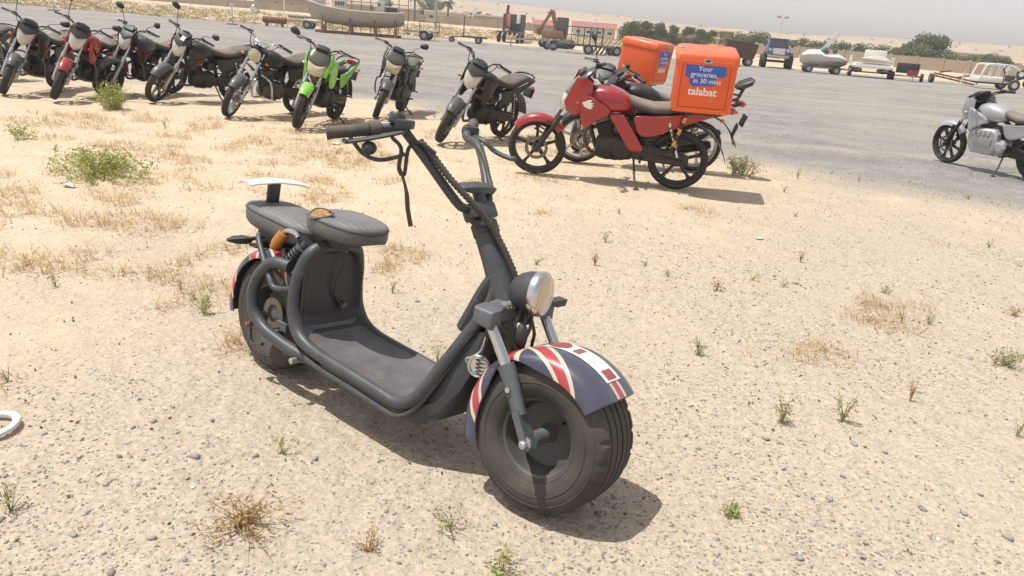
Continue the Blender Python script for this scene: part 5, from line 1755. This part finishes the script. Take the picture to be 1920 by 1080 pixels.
t = thing('flood_light_mast', 'white flood light mast rising behind the blue off-road vehicle', 'lamp post', (p.x, 96, gz(p.x, 96)))
B().tube([(0, 0, 0), (0, 0, 4.6)], [.11, .08], 10).build('shaft', T.white, t)
for x in (-.45, .45):
    B().box((x, 0, 4.65), (.5, .35, .2), Matrix.Rotation(.3, 3, 'X')).build('flood_lamp', T.galv, t, bev=.03)
B().bar((-.5, 0, 4.5), (.5, 0, 4.5), .06, .06).build('cross_arm', T.white, t)

# ---------------------------------------------------------------- walls, sheds and houses
T.wallr = mk('sand_render_wall', (.36, .285, .21), .95, 0, .2, .16, .8, .2)
T.walld = mk('stained_block_wall', (.33, .26, .20), .95, 0, .2, .22, .9, .3)
T.conc = mk('pale_render', (.52, .44, .35), .95, 0, .2, .12, .6)
T.pinkroof = mk('faded_red_roofing', (.36, .13, .12), .8, 0, .25, .12, .7)
T.darkpane = mk('dark_window', (.03, .035, .04), .2, 0, .2, .1, 2)


def wall(label, a, b, h, mat, n, th=.22, group='perimeter walls'):
    a, b = Vector(a), Vector(b)
    d = b - a
    ang = math.atan2(d.y, d.x)
    L = d.length
    root = thing('boundary_wall', label, 'wall', (a.x, a.y, gz(a.x, a.y) - .15), (0, 0, ang), group)
    w = L / n
    dz = gz(b.x, b.y) - gz(a.x, a.y)
    for i in range(n):
        z = dz * (i + .5) / n
        B().box((w * (i + .5), 0, h / 2 + z), (w - .05, th, h + rng.uniform(-.05, .03))).build('wall_panel', mat, root)
        B().box((w * i, 0, (h + .12) / 2 + z), (.32, th + .14, h + .12)).build('pier', mat, root)
    return root


wall('long low sand-coloured boundary wall behind the blue off-road vehicle', (30, 107), (62, 84), 1.55, T.wallr, 14)
wall('stained boundary wall running behind the white trailers to the right edge', (62, 84), (100, 84), 1.75, T.walld, 16)
wall('tan boundary wall beyond the lamp post and palms', (-18, 150), (5, 146), 1.5, T.wallr, 8)
wall('brown boundary wall left of the wooden boat', (-75, 152), (-20, 150), 1.5, T.wallr, 16)
wall('pale boundary wall between the shed and the row of trees', (14, 120), (34, 112), 1.9, T.conc, 8)


def house(label, x, y, w, d, h, mat, roof=None, wins=3, rot=0, name='house', flat=True):
    root = thing(name, label, 'building', (x, y, gz(x, y) - .2), (0, 0, rad(rot)), 'low buildings beyond the yard')
    B().box((0, 0, h / 2), (w, d, h)).build('wall', mat, root)
    if flat:
        B().box((0, 0, h + .12), (w + .3, d + .3, .26)).build('parapet', roof or T.whited, root)
    else:
        B().loft([[(-w / 2 - .3, -d / 2 - .4, h + .003), (-w / 2 - .3, d / 2 + .4, h + .003), (-w / 2 - .3, 0, h + d * .20)], [(w / 2 + .3, -d / 2 - .4, h + .003), (w / 2 + .3, d / 2 + .4, h + .003), (w / 2 + .3, 0, h + d * .20)]]).build('roof', roof or T.pinkroof, root, ang=20)
    for i in range(wins):
        xx = -w / 2 + w * (i + .5) / wins
        f = B().box((xx, -d / 2 - .03, h * .58), (min(1.2, w / wins * .5), .08, h * .30)).build('window', T.whited, root)
        B().box((xx, -d / 2 - .075, h * .58), (min(1.2, w / wins * .5) - .2, .04, h * .30 - .16)).build('pane', T.darkpane, f)
    return root


house('long shed with a faded red roof behind the dark mesh trailer', 9.8, 128, 6.6, 4, 1.75, T.whited, T.pinkroof, 4, -3, 'shed', False)
house('small tan block house between the crane truck and the red-roofed shed', 2.5, 130, 4.6, 4, 1.5, T.wallr, T.pinkroof, 2, 0, 'house', False)
house('small pale block hut right of the red-roofed shed', 14.6, 124, 2.6, 3, 1.5, T.conc, T.wallr, 2)
house('flat tan house left of the crane truck', -7.5, 158, 8, 6, 2.1, T.wallr, T.whited, 3)
house('low white-roofed house behind the pipe frame', -27, 162, 9, 7, 2.3, T.wallr, T.white, 3)
house('long pale house behind the stern of the wooden boat', -17.5, 162, 8, 6, 2.2, T.conc, T.white, 3)
house('tan house behind the bow of the wooden boat', -36, 162, 7, 6, 2.4, T.wallr, T.white, 2)
house('pink-roofed villa on the far left beyond the verge', -72, 165, 12, 8, 2.8, T.conc, T.pinkroof, 4, 8, 'house', False)
house('low pink-roofed house left of the thin white pole', -52, 165, 9, 7, 2.5, T.wallr, T.pinkroof, 3, 5, 'house', False)
house('long white-roofed building far off on the right', 105, 190, 12, 8, 2.6, T.wallr, T.white, 4, -10)
house('low pale building among the trees at the right edge', 96, 128, 14, 6, 1.9, T.conc, T.white, 5, -8)
# ------------------------------------------------------------------ trees, palms, weeds, gravel
def leaf_mat(name, a, b, tr=.35):
    m = N(name)
    g = m.n('ShaderNodeNewGeometry')
    c = m.mix(g.outputs['Random Per Island'], a, b)
    m.l(c, m.b.inputs['Base Color'])
    m.b.inputs['Roughness'].default_value = .7
    m.b.inputs['Specular IOR Level'].default_value = .2
    tl = m.n('ShaderNodeBsdfTranslucent')
    m.l(c, tl.inputs[0])
    ms = m.n('ShaderNodeMixShader')
    ms.inputs[0].default_value = tr
    m.l(m.b.outputs[0], ms.inputs[1])
    m.l(tl.outputs[0], ms.inputs[2])
    m.l(ms.outputs[0], m.t.nodes['Material Output'].inputs[0])
    return m.m


T.leaf1 = leaf_mat('acacia_leaves', (.060, .095, .038), (.13, .170, .075))
T.leaf2 = leaf_mat('dusty_grey_green_leaves', (.13, .165, .090), (.23, .26, .155))
T.leaf3 = leaf_mat('bright_weed_leaves', (.33, .37, .11), (.50, .51, .21))
T.leafd = leaf_mat('dull_weed_leaves', (.34, .325, .17), (.54, .49, .30))
T.dry = leaf_mat('dry_straw', (.40, .27, .12), (.60, .45, .24))
T.twig = leaf_mat('dead_brown_leaf', (.16, .085, .04), (.33, .20, .10))
T.bark = mk('bark', (.14, .10, .07), .9, 0, .2, .25, 6, .4)


def np_mesh(name, V, F, mat, smooth=False):
    """V (n,3), F (m,3 or 4) arrays"""
    me = bpy.data.meshes.new(name)
    V = np.asarray(V, dtype=np.float32)
    F = np.asarray(F, dtype=np.int32)
    k = F.shape[1]
    me.vertices.add(len(V))
    me.vertices.foreach_set('co', V.ravel())
    me.loops.add(F.size)
    me.loops.foreach_set('vertex_index', F.ravel())
    me.polygons.add(len(F))
    me.polygons.foreach_set('loop_start', np.arange(0, F.size, k, dtype=np.int32))
    me.polygons.foreach_set('loop_total', np.full(len(F), k, dtype=np.int32))
    me.update(calc_edges=True)
    me.validate()
    me.materials.append(mat)
    if smooth:
        me.polygons.foreach_set('use_smooth', np.ones(len(F), dtype=bool))
    return me


def leaf_cloud(pts, size, rs, asp=.45):
    """one bent quad of leaf for each point"""
    n = len(pts)
    P = np.asarray(pts)
    d = rs.normal(size=(n, 3))
    d /= np.linalg.norm(d, axis=1)[:, None]
    e = np.cross(d, rs.normal(size=(n, 3)))
    e /= np.linalg.norm(e, axis=1)[:, None]
    s = size * rs.uniform(.6, 1.3, (n, 1))
    V = np.stack([P - d * s, P + e * s * asp, P + d * s, P - e * s * asp], 1).reshape(-1, 3)
    F = np.arange(4 * n).reshape(-1, 4)
    return V, F


def tree(label, x, y, h, w, mat, group, seed, clumps=26, leaves=2600, trunk_h=.35, name='tree', low=.25, fat=1.0):
    rs = np.random.RandomState(seed)
    root = thing(name, label, 'tree', (x, y, gz(x, y) - .05), (0, 0, 0), group)
    b = B()
    top = Vector((rs.uniform(-.1, .1) * w, 0, h * trunk_h))
    b.tube(cr([(0, 0, -.1), (top.x * .4, .05, h * trunk_h * .5), top, top + Vector((0, 0, h * .2))], 4), [.06 * h * .5 * (1 - i * .05) for i in range(13)], 8)
    cs = []
    for i in range(clumps):
        t = rs.uniform(low, .95)
        rr = w * .5 * math.sin(min(1, (1.02 - t) * 1.5 + .12) * math.pi / 2) * rs.uniform(.35, 1.0)
        a = rs.uniform(0, 2 * math.pi)
        c = Vector((rr * math.cos(a), rr * math.sin(a), h * t))
        cs.append(c)
        if i % 3 == 0:
            b.tube([top, top.lerp(c, .5) + Vector((0, 0, .04 * h)), c], [.02 * h, .013 * h, .005 * h], 5)
    b.build('trunk', T.bark, root)
    P = []
    for i, c in enumerate(cs):
        k = leaves // clumps
        r = w * rs.uniform(.13, .23) * fat
        q = rs.normal(size=(k, 3))
        q /= np.linalg.norm(q, axis=1)[:, None]
        q *= (rs.uniform(.3, 1, (k, 1)) ** .5) * np.array([r, r, r * .8])
        P.append(q + np.array(c))
    V, F = leaf_cloud(np.concatenate(P), max(.08, w * .032), rs, .6)
    me = np_mesh('crown', V, F, mat)
    o = bpy.data.objects.new('crown', me)
    COL.objects.link(o)
    o['kind'] = 'stuff'
    o.parent = root
    return root


def behind_wall(px, gap):
    # where the line of sight crosses the right-hand wall, and a little beyond it
    q = gd(px, 60, Y=1.0)
    k = q.x
    t = (k * 107 - 30) / (32 + 23 * k)
    y = 107 - 23 * t if t < 1 else 84
    return k * (y + gap), y + gap


def at_far(px, Y):
    q = gd(px, 60, Y=Y)
    return q.x


TG = 'trees beyond the boundary wall'
# dark row above the orange boxes
ROWT = [(1182, 118, 4.4, 3.4), (1208, 119, 4.7, 3.4), (1235, 118, 4.5, 3.0), (1266, 117, 4.3, 2.7), (1293, 117, 4.0, 2.6), (1318, 116, 3.9, 2.8), (1340, 116, 3.7, 2.6), (1365, 116, 3.4, 2.6)]
WHICH = ['first', 'second', 'third', 'fourth', 'fifth', 'sixth', 'seventh', 'eighth']
ORD = WHICH + ['ninth', 'tenth', 'eleventh', 'twelfth', 'thirteenth', 'fourteenth', 'fifteenth', 'sixteenth', 'seventeenth', 'eighteenth']
for i, (px, Y, h, w) in enumerate(ROWT):
    tree('dark green bushy tree, %s from the left in the row above the orange boxes' % WHICH[i], at_far(px, Y), Y, h * .66, w, T.leaf1, TG, 20 + i, 34, 4200, .15, low=.10, fat=1.1)
SHR = [(1388, 106, 2.9, 3.0), (1408, 104, 3.3, 3.4), (1430, 104, 3.4, 3.2), (1485, 100, 2.6, 3.2), (1510, 98, 2.9, 3.0), (1536, 97, 2.7, 2.8), (1562, 95, 3.2, 2.8), (1588, 93, 2.8, 2.8), (1612, 92, 2.7, 2.6), (1636, 91, 2.7, 3.0), (1664, 90, 2.8, 2.6), (1690, 89, 2.6, 2.6), (1712, 88, 2.2, 2.4), (1800, 92, 2.0, 2.2), (1834, 92, 2.4, 2.6), (1868, 92, 2.6, 3.6), (1897, 93, 2.3, 3.0), (1918, 94, 2.0, 2.4)]
for i, (px, Y, h, w) in enumerate(SHR):
    tx, ty = behind_wall(px, 4.5)
    tree('grey-green bushy tree, %s from the left in the line behind the right-hand wall' % ORD[i], tx, ty, h * .80, w * ty / Y, T.leaf2, TG, 60 + i, 24, 2600, .15, low=.10, fat=1.1)
tree('largest tree behind the wall, its broad crown above all others on the right', behind_wall(1748, 5)[0], behind_wall(1748, 5)[1], 3.7, 5.6, T.leaf2, TG, 91, 60, 8000, .3)
tree('rounded tree behind the pipe frame above the wooden boat', at_far(722, 160), 160, 4.6, 3.2, T.leaf1, TG, 92)
tree('broad green tree beside the left palm behind the lamp post', at_far(806, 165), 165, 5.0, 5.5, T.leaf2, TG, 93)
for i, (px, Y) in enumerate(((540, 165), (562, 166), (600, 168), (872, 168), (884, 170), (897, 172), (912, 172))):
    tree('small dark tree at the foot of the dunes, %s from the left of seven' % WHICH[i], at_far(px, Y), Y, 2.6 + .3 * (i % 3), 2.4, T.leaf1, TG, 95 + i, 14, 700, .25)


def palm(label, px, Y, h, seed):
    rs = np.random.RandomState(seed)
    root = thing('palm_tree', label, 'palm', (at_far(px, Y), Y, gz(0, Y)), (0, 0, 0), 'palms behind the lamp post')
    B().tube([(0, 0, 0), (.05, 0, h * .5), (0, 0, h)], [.22, .17, .2], 8).build('trunk', T.bark, root)
    for k in range(22):
        a = rs.uniform(0, 2 * math.pi)
        el = rs.uniform(-.3, 1.2)
        L = 1.9
        d = Vector((math.cos(a) * math.cos(el), math.sin(a) * math.cos(el), math.sin(el)))
        pts = [Vector((0, 0, h)) + d * L * t + Vector((0, 0, -1.1 * t * t)) for t in (0, .3, .6, .85, 1)]
        sd = d.cross(Vector((0, 0, 1))).normalized()
        B().sheet([[p - sd * w - Vector((0, 0, w * .5)), p, p + sd * w - Vector((0, 0, w * .5))] for p, w in zip(pts, (.05, .22, .26, .17, .02))]).build('frond', T.leaf2, root)
    return root


palm('left palm tree with a spread crown behind the wooden boat\'s stern', 776, 150, 4.0, 1)
palm('right palm tree with a spread crown just right of the lamp post', 838, 150, 3.9, 2)

# verge scrub: a mass nobody could count
rs = np.random.RandomState(5)
P = []
for i in range(2600):
    y = rs.uniform(66, 120)
    x = rs.uniform(-75, 8 if y < 90 else 30)
    if x > -6 and y < 75:
        continue
    k = rs.randint(8, 22)
    r = rs.uniform(.12, .55)
    q = rs.normal(size=(k, 3)) * np.array([r, r, r * .4])
    q[:, 2] = np.abs(q[:, 2])
    P.append(q + np.array([x, y, gz(x, y)]))
V, F = leaf_cloud(np.concatenate(P), .13, rs, .25)
T.scrub = leaf_mat('dry_scrub', (.22, .19, .085), (.50, .38, .20))
o = bpy.data.objects.new('verge_scrub', np_mesh('verge_scrub', V, F, T.scrub))
COL.objects.link(o)
tag(o, 'low dry scrub scattered over the sand beyond the yard', 'scrub', kind='stuff')
# dune scrub
P = []
for i in range(260):
    a = rs.uniform(-.75, .75)
    r = rs.uniform(230, 640)
    x, y = r * math.sin(a), r * math.cos(a)
    k = 8
    q = rs.normal(size=(k, 3)) * np.array([.6, .6, .35])
    q[:, 2] = np.abs(q[:, 2])
    P.append(q + np.array([x, y, dune_h(x, y)]))
V, F = leaf_cloud(np.concatenate(P), .5, rs, .6)
o = bpy.data.objects.new('dune_scrub', np_mesh('dune_scrub', V, F, T.leaf2))
COL.objects.link(o)
tag(o, 'dark scrub dotted over the far dunes', 'scrub', kind='stuff')


# ---- weeds
def weed(label, px, py, h, w, mat, seed, stems=9, leaves=16, name='weed', group='weeds on the sand', lsize=.012, lay=.6, cat='weed', dry=False, spread=0.0):
    rs = np.random.RandomState(seed)
    p = gd(px, py)
    root = thing(name, label, cat, (p.x, p.y, gz(p.x, p.y) - .004), (0, 0, rs.uniform(0, 6)), group)
    b = B()
    L = []
    for i in range(stems):
        a = rs.uniform(0, 2 * math.pi)
        r = rs.uniform(.15, 1.0) * w * .5
        hh = h * rs.uniform(.45, 1.05) * (1 - lay * .5 * r / (w * .5 + 1e-6))
        e = Vector((r * math.cos(a), r * math.sin(a), hh))
        m_ = Vector((e.x * .35, e.y * .35, hh * .55)) + Vector(rs.normal(size=3) * w * .04)
        st = cr([(r * math.cos(a) * spread, r * math.sin(a) * spread, 0), m_ * (1 - spread) + Vector((r * math.cos(a), r * math.sin(a), m_.z)) * spread, e], 4)
        t0 = .0016 + .004 * h
        b.tube(st, [t0 * (1 - .7 * k / (len(st) - 1)) for k in range(len(st))], 4)
        for k in range(leaves):
            t = rs.uniform(.2, 1.0) ** .7
            q = st[min(len(st) - 1, int(t * (len(st) - 1)))]
            L.append(np.array(q) + rs.normal(size=3) * lsize * 1.2)
    b.build('stem', T.dry if dry else T.leafd, root, smooth=False)
    V, F = leaf_cloud(np.array(L), lsize, rs, .38)
    o = bpy.data.objects.new('leaf_mass', np_mesh('leaf_mass', V, F, mat))
    COL.objects.link(o)
    o['kind'] = 'stuff'
    o.parent = root
    return root


weed('bright green spreading bush on the sand left of the scooter', 190, 330, .24, .98, T.leaf3, 1, 90, 24, 'bush', 'bushes', .017, .8, 'bush', False, .55)
weed('tall feathery green bush in front of the black motorcycles on the left', 212, 206, .40, .56, T.leaf3, 2, 70, 26, 'bush', 'bushes', .015, .5, 'bush', False, .45)
weed('dark green bush behind the rear wheel of the red motorcycle', 1388, 326, .26, .50, T.leafd, 3, 50, 22, 'bush', 'bushes', .013, .5, 'bush', False, .45)
weed('small green bush on the sand just left of the scooter rear wheel', 383, 588, .14, .13, T.leaf3, 4, 10, 11, 'bush', 'bushes', .010, .4, 'bush')
weed('small bright green shrub at the left, below the red motorcycle', 42, 262, .20, .36, T.leaf3, 5, 20, 18, 'bush', 'bushes', .013, .6, 'bush', False, .3)
weed('green sprig at the bottom edge of the picture below the scooter', 940, 1072, .10, .16, T.leaf3, 6, 9, 12, 'bush', 'bushes', .009, .5, 'bush')
weed('pair of pale green sprigs, left one, on the gravel right of the scooter', 1465, 795, .13, .14, T.leafd, 7, 10, 11, 'bush', 'bushes', .009, .4, 'bush')
weed('pair of pale green sprigs, taller right one, on the gravel right of the scooter', 1578, 795, .16, .11, T.leafd, 8, 8, 11, 'bush', 'bushes', .009, .3, 'bush')
weed('sprawling dull bush at the right edge of the picture', 1885, 690, .11, .30, T.leafd, 9, 20, 10, 'bush', 'bushes', .011, .6, 'bush')
weed('thin green sprig lying beside the scooter shadow left of the front wheel', 530, 850, .08, .12, T.leaf3, 10, 4, 9, 'bush', 'bushes', .009, .6, 'bush')
weed('straggling green and straw sprig on the sand below the scooter footboard', 845, 985, .10, .20, T.leafd, 11, 7, 9, 'bush', 'bushes', .009, .6, 'bush')
weed('tiny bright green tuft right of the scooter front wheel', 1370, 966, .05, .06, T.leaf3, 12, 8, 16, 'bush', 'bushes', .008, .5, 'bush')
weed('low tawny dead plant at the lower left', 465, 985, .10, .34, T.dry, 13, 34, 10, 'bush', 'bushes', .009, .7, 'bush', True)
SMALL = [(70, 215), (88, 228), (105, 285), (365, 560), (340, 548), (105, 540), (1005, 500), (1115, 500), (1135, 455), (1160, 400), (1252, 520), (1345, 545), (1470, 540), (1410, 528), (1308, 668), (1470, 360), (1492, 405), (1495, 335), (1610, 340), (1815, 375), (1820, 330), (1690, 605), (1740, 605), (1900, 590), (1905, 820), (1855, 465), (1660, 545), (1705, 755), (735, 550), (630, 290), (1210, 500), (1500, 490), (815, 220), (640, 285), (430, 200), (310, 240), (15, 720), (820, 680), (20, 960), (690, 1030)]
for i, (px, py) in enumerate(SMALL):
    weed('small thin-leaved weed dotted about the sand', px, py, .06 + .07 * ((i * 37) % 10) / 10, .07 + .06 * ((i * 53) % 10) / 10, (T.leafd, T.leaf3, T.leafd, T.dry)[i % 4], 100 + i, 5 + i % 4, 6 + i % 5, 'weed', 'small weeds dotted about the sand', .0055 + .0015 * (i % 3), .4, 'weed', i % 4 == 3)

# ---- dry grass and dead leaf litter
rs = np.random.RandomState(11)


def dens(x, y):
    n_ = .7 * noise.noise(Vector((x * .7, y * .7, 3))) + .7 * noise.noise(Vector((x * 2.3, y * 2.3, 9)))
    return n_


VV, FF = [], []
cnt = 0
for i in range(17000):
    a = rs.uniform(-.72, .62)
    r = 2.0 + 8.5 * rs.uniform(0, 1) ** .8
    x, y = r * math.sin(a), r * math.cos(a)
    left = sstep(1.5, -2.5, x - .10 * (y - 4)) if False else (1 - sstep(-2.0, 1.6, x - .18 * (y - 4)))
    if dens(x, y) < .08 + .50 * (1 - left) + (.12 if y < 3.2 else 0) or y > 11.5 - max(0, x) * .8:
        continue
    nb = rs.randint(3, 8)
    for k in range(nb):
        ph = rs.uniform(0, 2 * math.pi)
        ln = rs.uniform(.03, .11)
        bx, by = x + rs.normal() * .035, y + rs.normal() * .035
        z = gz(bx, by) - .003
        d = np.array([math.cos(ph), math.sin(ph), 0])
        s_ = np.array([-d[1], d[0], 0]) * rs.uniform(.0012, .0024)
        up_ = rs.uniform(.35, 1.0)
        p0 = np.array([bx, by, z])
        p1 = p0 + d * ln * .35 + np.array([0, 0, ln * .6 * up_])
        p2 = p0 + d * ln * .9 + np.array([0, 0, ln * .85 * up_])
        o_ = len(VV)
        VV += [p0 - s_, p0 + s_, p1 + s_ * .8, p1 - s_ * .8, p2 + s_ * .2, p2 - s_ * .2]
        FF += [(o_, o_ + 1, o_ + 2, o_ + 3), (o_ + 3, o_ + 2, o_ + 4, o_ + 5)]
o = bpy.data.objects.new('dry_grass', np_mesh('dry_grass', VV, FF, T.dry))
COL.objects.link(o)
tag(o, 'sparse straw-coloured dead grass over the sand', 'grass', kind='stuff')
P = []
for i in range(9000):
    a = rs.uniform(-.72, .62)
    r = 1.8 + 8.5 * rs.uniform(0, 1) ** .75
    x, y = r * math.sin(a), r * math.cos(a)
    if y > 11.5 - max(0, x) * .8 or rs.uniform() > .35 + .9 * max(0, dens(x, y)):
        continue
    P.append((x, y, gz(x, y) + .004))
V, F = leaf_cloud(P, .0085, rs, .45)
o = bpy.data.objects.new('leaf_litter', np_mesh('leaf_litter', V, F, T.twig))
COL.objects.link(o)
tag(o, 'small dead brown leaves littered over the sand', 'leaf litter', kind='stuff')


# ---- gravel
def stone_mat():
    m = N('gravel_stones')
    g = m.n('ShaderNodeNewGeometry')
    cr_ = m.n('ShaderNodeValToRGB')
    m.l(g.outputs['Random Per Island'], cr_.inputs[0])
    e = cr_.color_ramp.elements
    e[0].position, e[0].color = 0, (.13, .115, .105, 1)
    e[1].position, e[1].color = 1, (.74, .70, .64, 1)
    for p_, c_ in ((.25, (.20, .175, .15, 1)), (.45, (.27, .245, .22, 1)), (.62, (.31, .32, .32, 1)), (.75, (.42, .34, .26, 1)), (.88, (.46, .41, .35, 1))):
        q = e.new(p_)
        q.color = c_
    co = m.n('ShaderNodeNewGeometry').outputs['Position']
    c = m.mix(m.math('MULTIPLY', m.noise(co, 160, 4, .6), .5), cr_.outputs[0], (.44, .36, .28))
    m.l(c, m.b.inputs['Base Color'])
    m.b.inputs['Roughness'].default_value = .9
    return m.m


T.stone = stone_mat()
ICO_V = []
ph_ = (1 + 5 ** .5) / 2
for a_ in (-1, 1):
    for b_ in (-ph_, ph_):
        ICO_V += [(0, a_, b_), (a_, b_, 0), (b_, 0, a_)]
ICO_V = np.array(ICO_V) / math.hypot(1, ph_)
# faces of the icosahedron from nearest neighbours
D = np.linalg.norm(ICO_V[:, None] - ICO_V[None], axis=2)
ICO_F = [(i, j, k) for i in range(12) for j in range(i + 1, 12) for k in range(j + 1, 12) if D[i, j] < 1.1 and D[j, k] < 1.1 and D[i, k] < 1.1]
ICO_F = np.array([f if np.dot(np.cross(ICO_V[f[1]] - ICO_V[f[0]], ICO_V[f[2]] - ICO_V[f[0]]), ICO_V[f[0]]) > 0 else (f[0], f[2], f[1]) for f in ICO_F])


def stones(P, S, rs, flat=.5):
    n = len(P)
    th = rs.uniform(0, 2 * math.pi, n)
    V = ICO_V[None] * (1 + rs.uniform(-.42, .35, (n, 12, 1)))
    V = V * (S[:, None, None] * np.stack([rs.uniform(.8, 1.5, n), rs.uniform(.6, 1.0, n), flat * rs.uniform(.7, 1.3, n)], 1)[:, None, :])
    c, s = np.cos(th)[:, None], np.sin(th)[:, None]
    X = V[:, :, 0] * c - V[:, :, 1] * s
    Y = V[:, :, 0] * s + V[:, :, 1] * c
    V = np.stack([X, Y, V[:, :, 2]], 2) + P[:, None, :]
    F = (ICO_F[None] + (np.arange(n) * 12)[:, None, None]).reshape(-1, 3)
    return V.reshape(-1, 3), F


rs = np.random.RandomState(21)
P, S = [], []
tries = 0
while len(P) < 30000 and tries < 220000:
    tries += 1
    a = rs.uniform(-.74, .74)
    r = 1.35 + 8.2 * rs.uniform(0, 1) ** 1.25
    x, y = r * math.sin(a), r * math.cos(a)
    # thin on the drifted sand to the left and behind, thick to the right and in front
    k = .16 + .84 * sstep(-1.2, 1.6, x - .55 * (y - 2.9)) if x > -4 else .15
    k = max(k, .55 * (1 - sstep(2.0, 3.0, y)))
    if x > 3.0 and y > 6:
        k = max(k, .75)
    k *= .10 + 1.5 * max(0, .38 + .8 * noise.noise(Vector((x * 1.1, y * 1.1, 1.5))) + .5 * noise.noise(Vector((x * 3.1, y * 3.1, 4.5))))
    if rs.uniform() > k:
        continue
    sz = .0020 + .0042 * rs.uniform() ** 3.0 + (.007 * rs.uniform() ** 1.5 if rs.uniform() < .04 else 0)
    P.append((x, y, gz(x, y) + sz * .12))
    S.append(sz)
V, F = stones(np.array(P), np.array(S), rs)
o = bpy.data.objects.new('gravel', np_mesh('gravel', V, F, T.stone))
COL.objects.link(o)
tag(o, 'loose grey and brown gravel strewn over the sand', 'gravel', kind='stuff')
P, S = [], []
while len(P) < 12000:
    a = rs.uniform(-.7, .74)
    r = 9 + 22 * rs.uniform(0, 1) ** 1.3
    x, y = r * math.sin(a), r * math.cos(a)
    if y < 12.6 - .8 * max(0, x + 2):
        continue
    sz = .006 + .009 * rs.uniform() ** 3
    P.append((x, y, gz(x, y) + sz * .1))
    S.append(sz)
V, F = stones(np.array(P), np.array(S), rs)
o = bpy.data.objects.new('lot_gravel', np_mesh('lot_gravel', V, F, T.stone))
COL.objects.link(o)
tag(o, 'coarse grey gravel over the parking lot', 'gravel', kind='stuff')
BIG = [(365, 862, .020), (288, 798, .013), (262, 757, .012), (250, 810, .012), (480, 857, .013), (398, 793, .013), (590, 858, .013), (325, 770, .012), (928, 980, .012), (1490, 533, .018), (1435, 822, .016), (1418, 690, .013), (1580, 895, .015), (1625, 890, .012), (1658, 855, .013), (1600, 838, .014), (1805, 968, .016), (1890, 1015, .015), (1555, 935, .014), (1610, 1000, .013), (1470, 878, .014), (1270, 703, .012), (1360, 690, .012), (1620, 1045, .012), (1835, 935, .012), (200, 915, .012), (165, 965, .012), (285, 1015, .011), (1500, 1048, .013)]
for i, (px, py, sz) in enumerate(BIG):
    p = gd(px, py)
    V, F = stones(np.array([[0, 0, sz * .25]]), np.array([sz * .85]), rs, .6)
    o = bpy.data.objects.new('stone', np_mesh('stone', V, F, T.stone))
    COL.objects.link(o)
    o.location = (p.x, p.y, gz(p.x, p.y))
    tag(o, 'larger loose stone lying on the gravelly sand', 'stone', 'larger stones on the sand')

# ---- litter
p = gd(2, 812)
t = thing('white_ring', 'broken white plastic ring at the left edge of the picture', 'ring', (p.x - .03, p.y, gz(p.x, p.y)), (rad(4), rad(-6), 0))
R_ = .085
B().lathe((0, 0, .008), (0, 0, 1), [(0, R_ - .022), (.0, R_), (.012, R_), (.014, R_ - .004), (.012, R_ - .022), (0, R_ - .022)], 40).build('rim', T.white, t)
B().bar((-.075, 0, .012), (.02, -.06, .012), .018, .006).build('spoke', T.white, t)
for i, (px, py, s_, m_, lb) in enumerate(((130, 352, .045, T.white, 'crumpled white and yellow wrapper on the sand below the green bush'), (70, 232, .03, T.white, 'small white scrap of plastic near the small green shrub'), (630, 272, .05, T.white, 'pale scrap of paper behind the scooter grip'), (1424, 448, .03, T.white, 'white scrap among dry grass right of the red motorcycle'))):
    p = gd(px, py)
    g = [[((u - 2) * .45 * s_, (v - 2) * .3 * s_, (.3 * math.sin(u * 2.1 + i) * math.cos(v * 1.7 + u) + .4) * s_) for v in range(5)] for u in range(5)]
    o = B().sheet(g, .0015).build('litter', m_)
    o.location = (p.x, p.y, gz(p.x, p.y))
    tag(o, lb, 'litter', 'scraps of litter')
# ------------------------------------------------------------------ dusty air
hz = bpy.data.materials.new('dusty_air')
hz.use_nodes = True
hz.node_tree.nodes.clear()
_o = hz.node_tree.nodes.new('ShaderNodeOutputMaterial')
_v = hz.node_tree.nodes.new('ShaderNodeVolumePrincipled')
_v.inputs['Color'].default_value = (.96, .93, .91, 1)
_v.inputs['Density'].default_value = .0013
_v.inputs['Anisotropy'].default_value = .2
hz.node_tree.links.new(_v.outputs[0], _o.inputs['Volume'])
h_ = B().box((0, 0, -2.5), (3300, 3300, 57)).build('haze', hz, smooth=False)
h_['kind'] = 'stuff'
tag(h_, 'thin pale dust haze hanging in the air', 'haze')
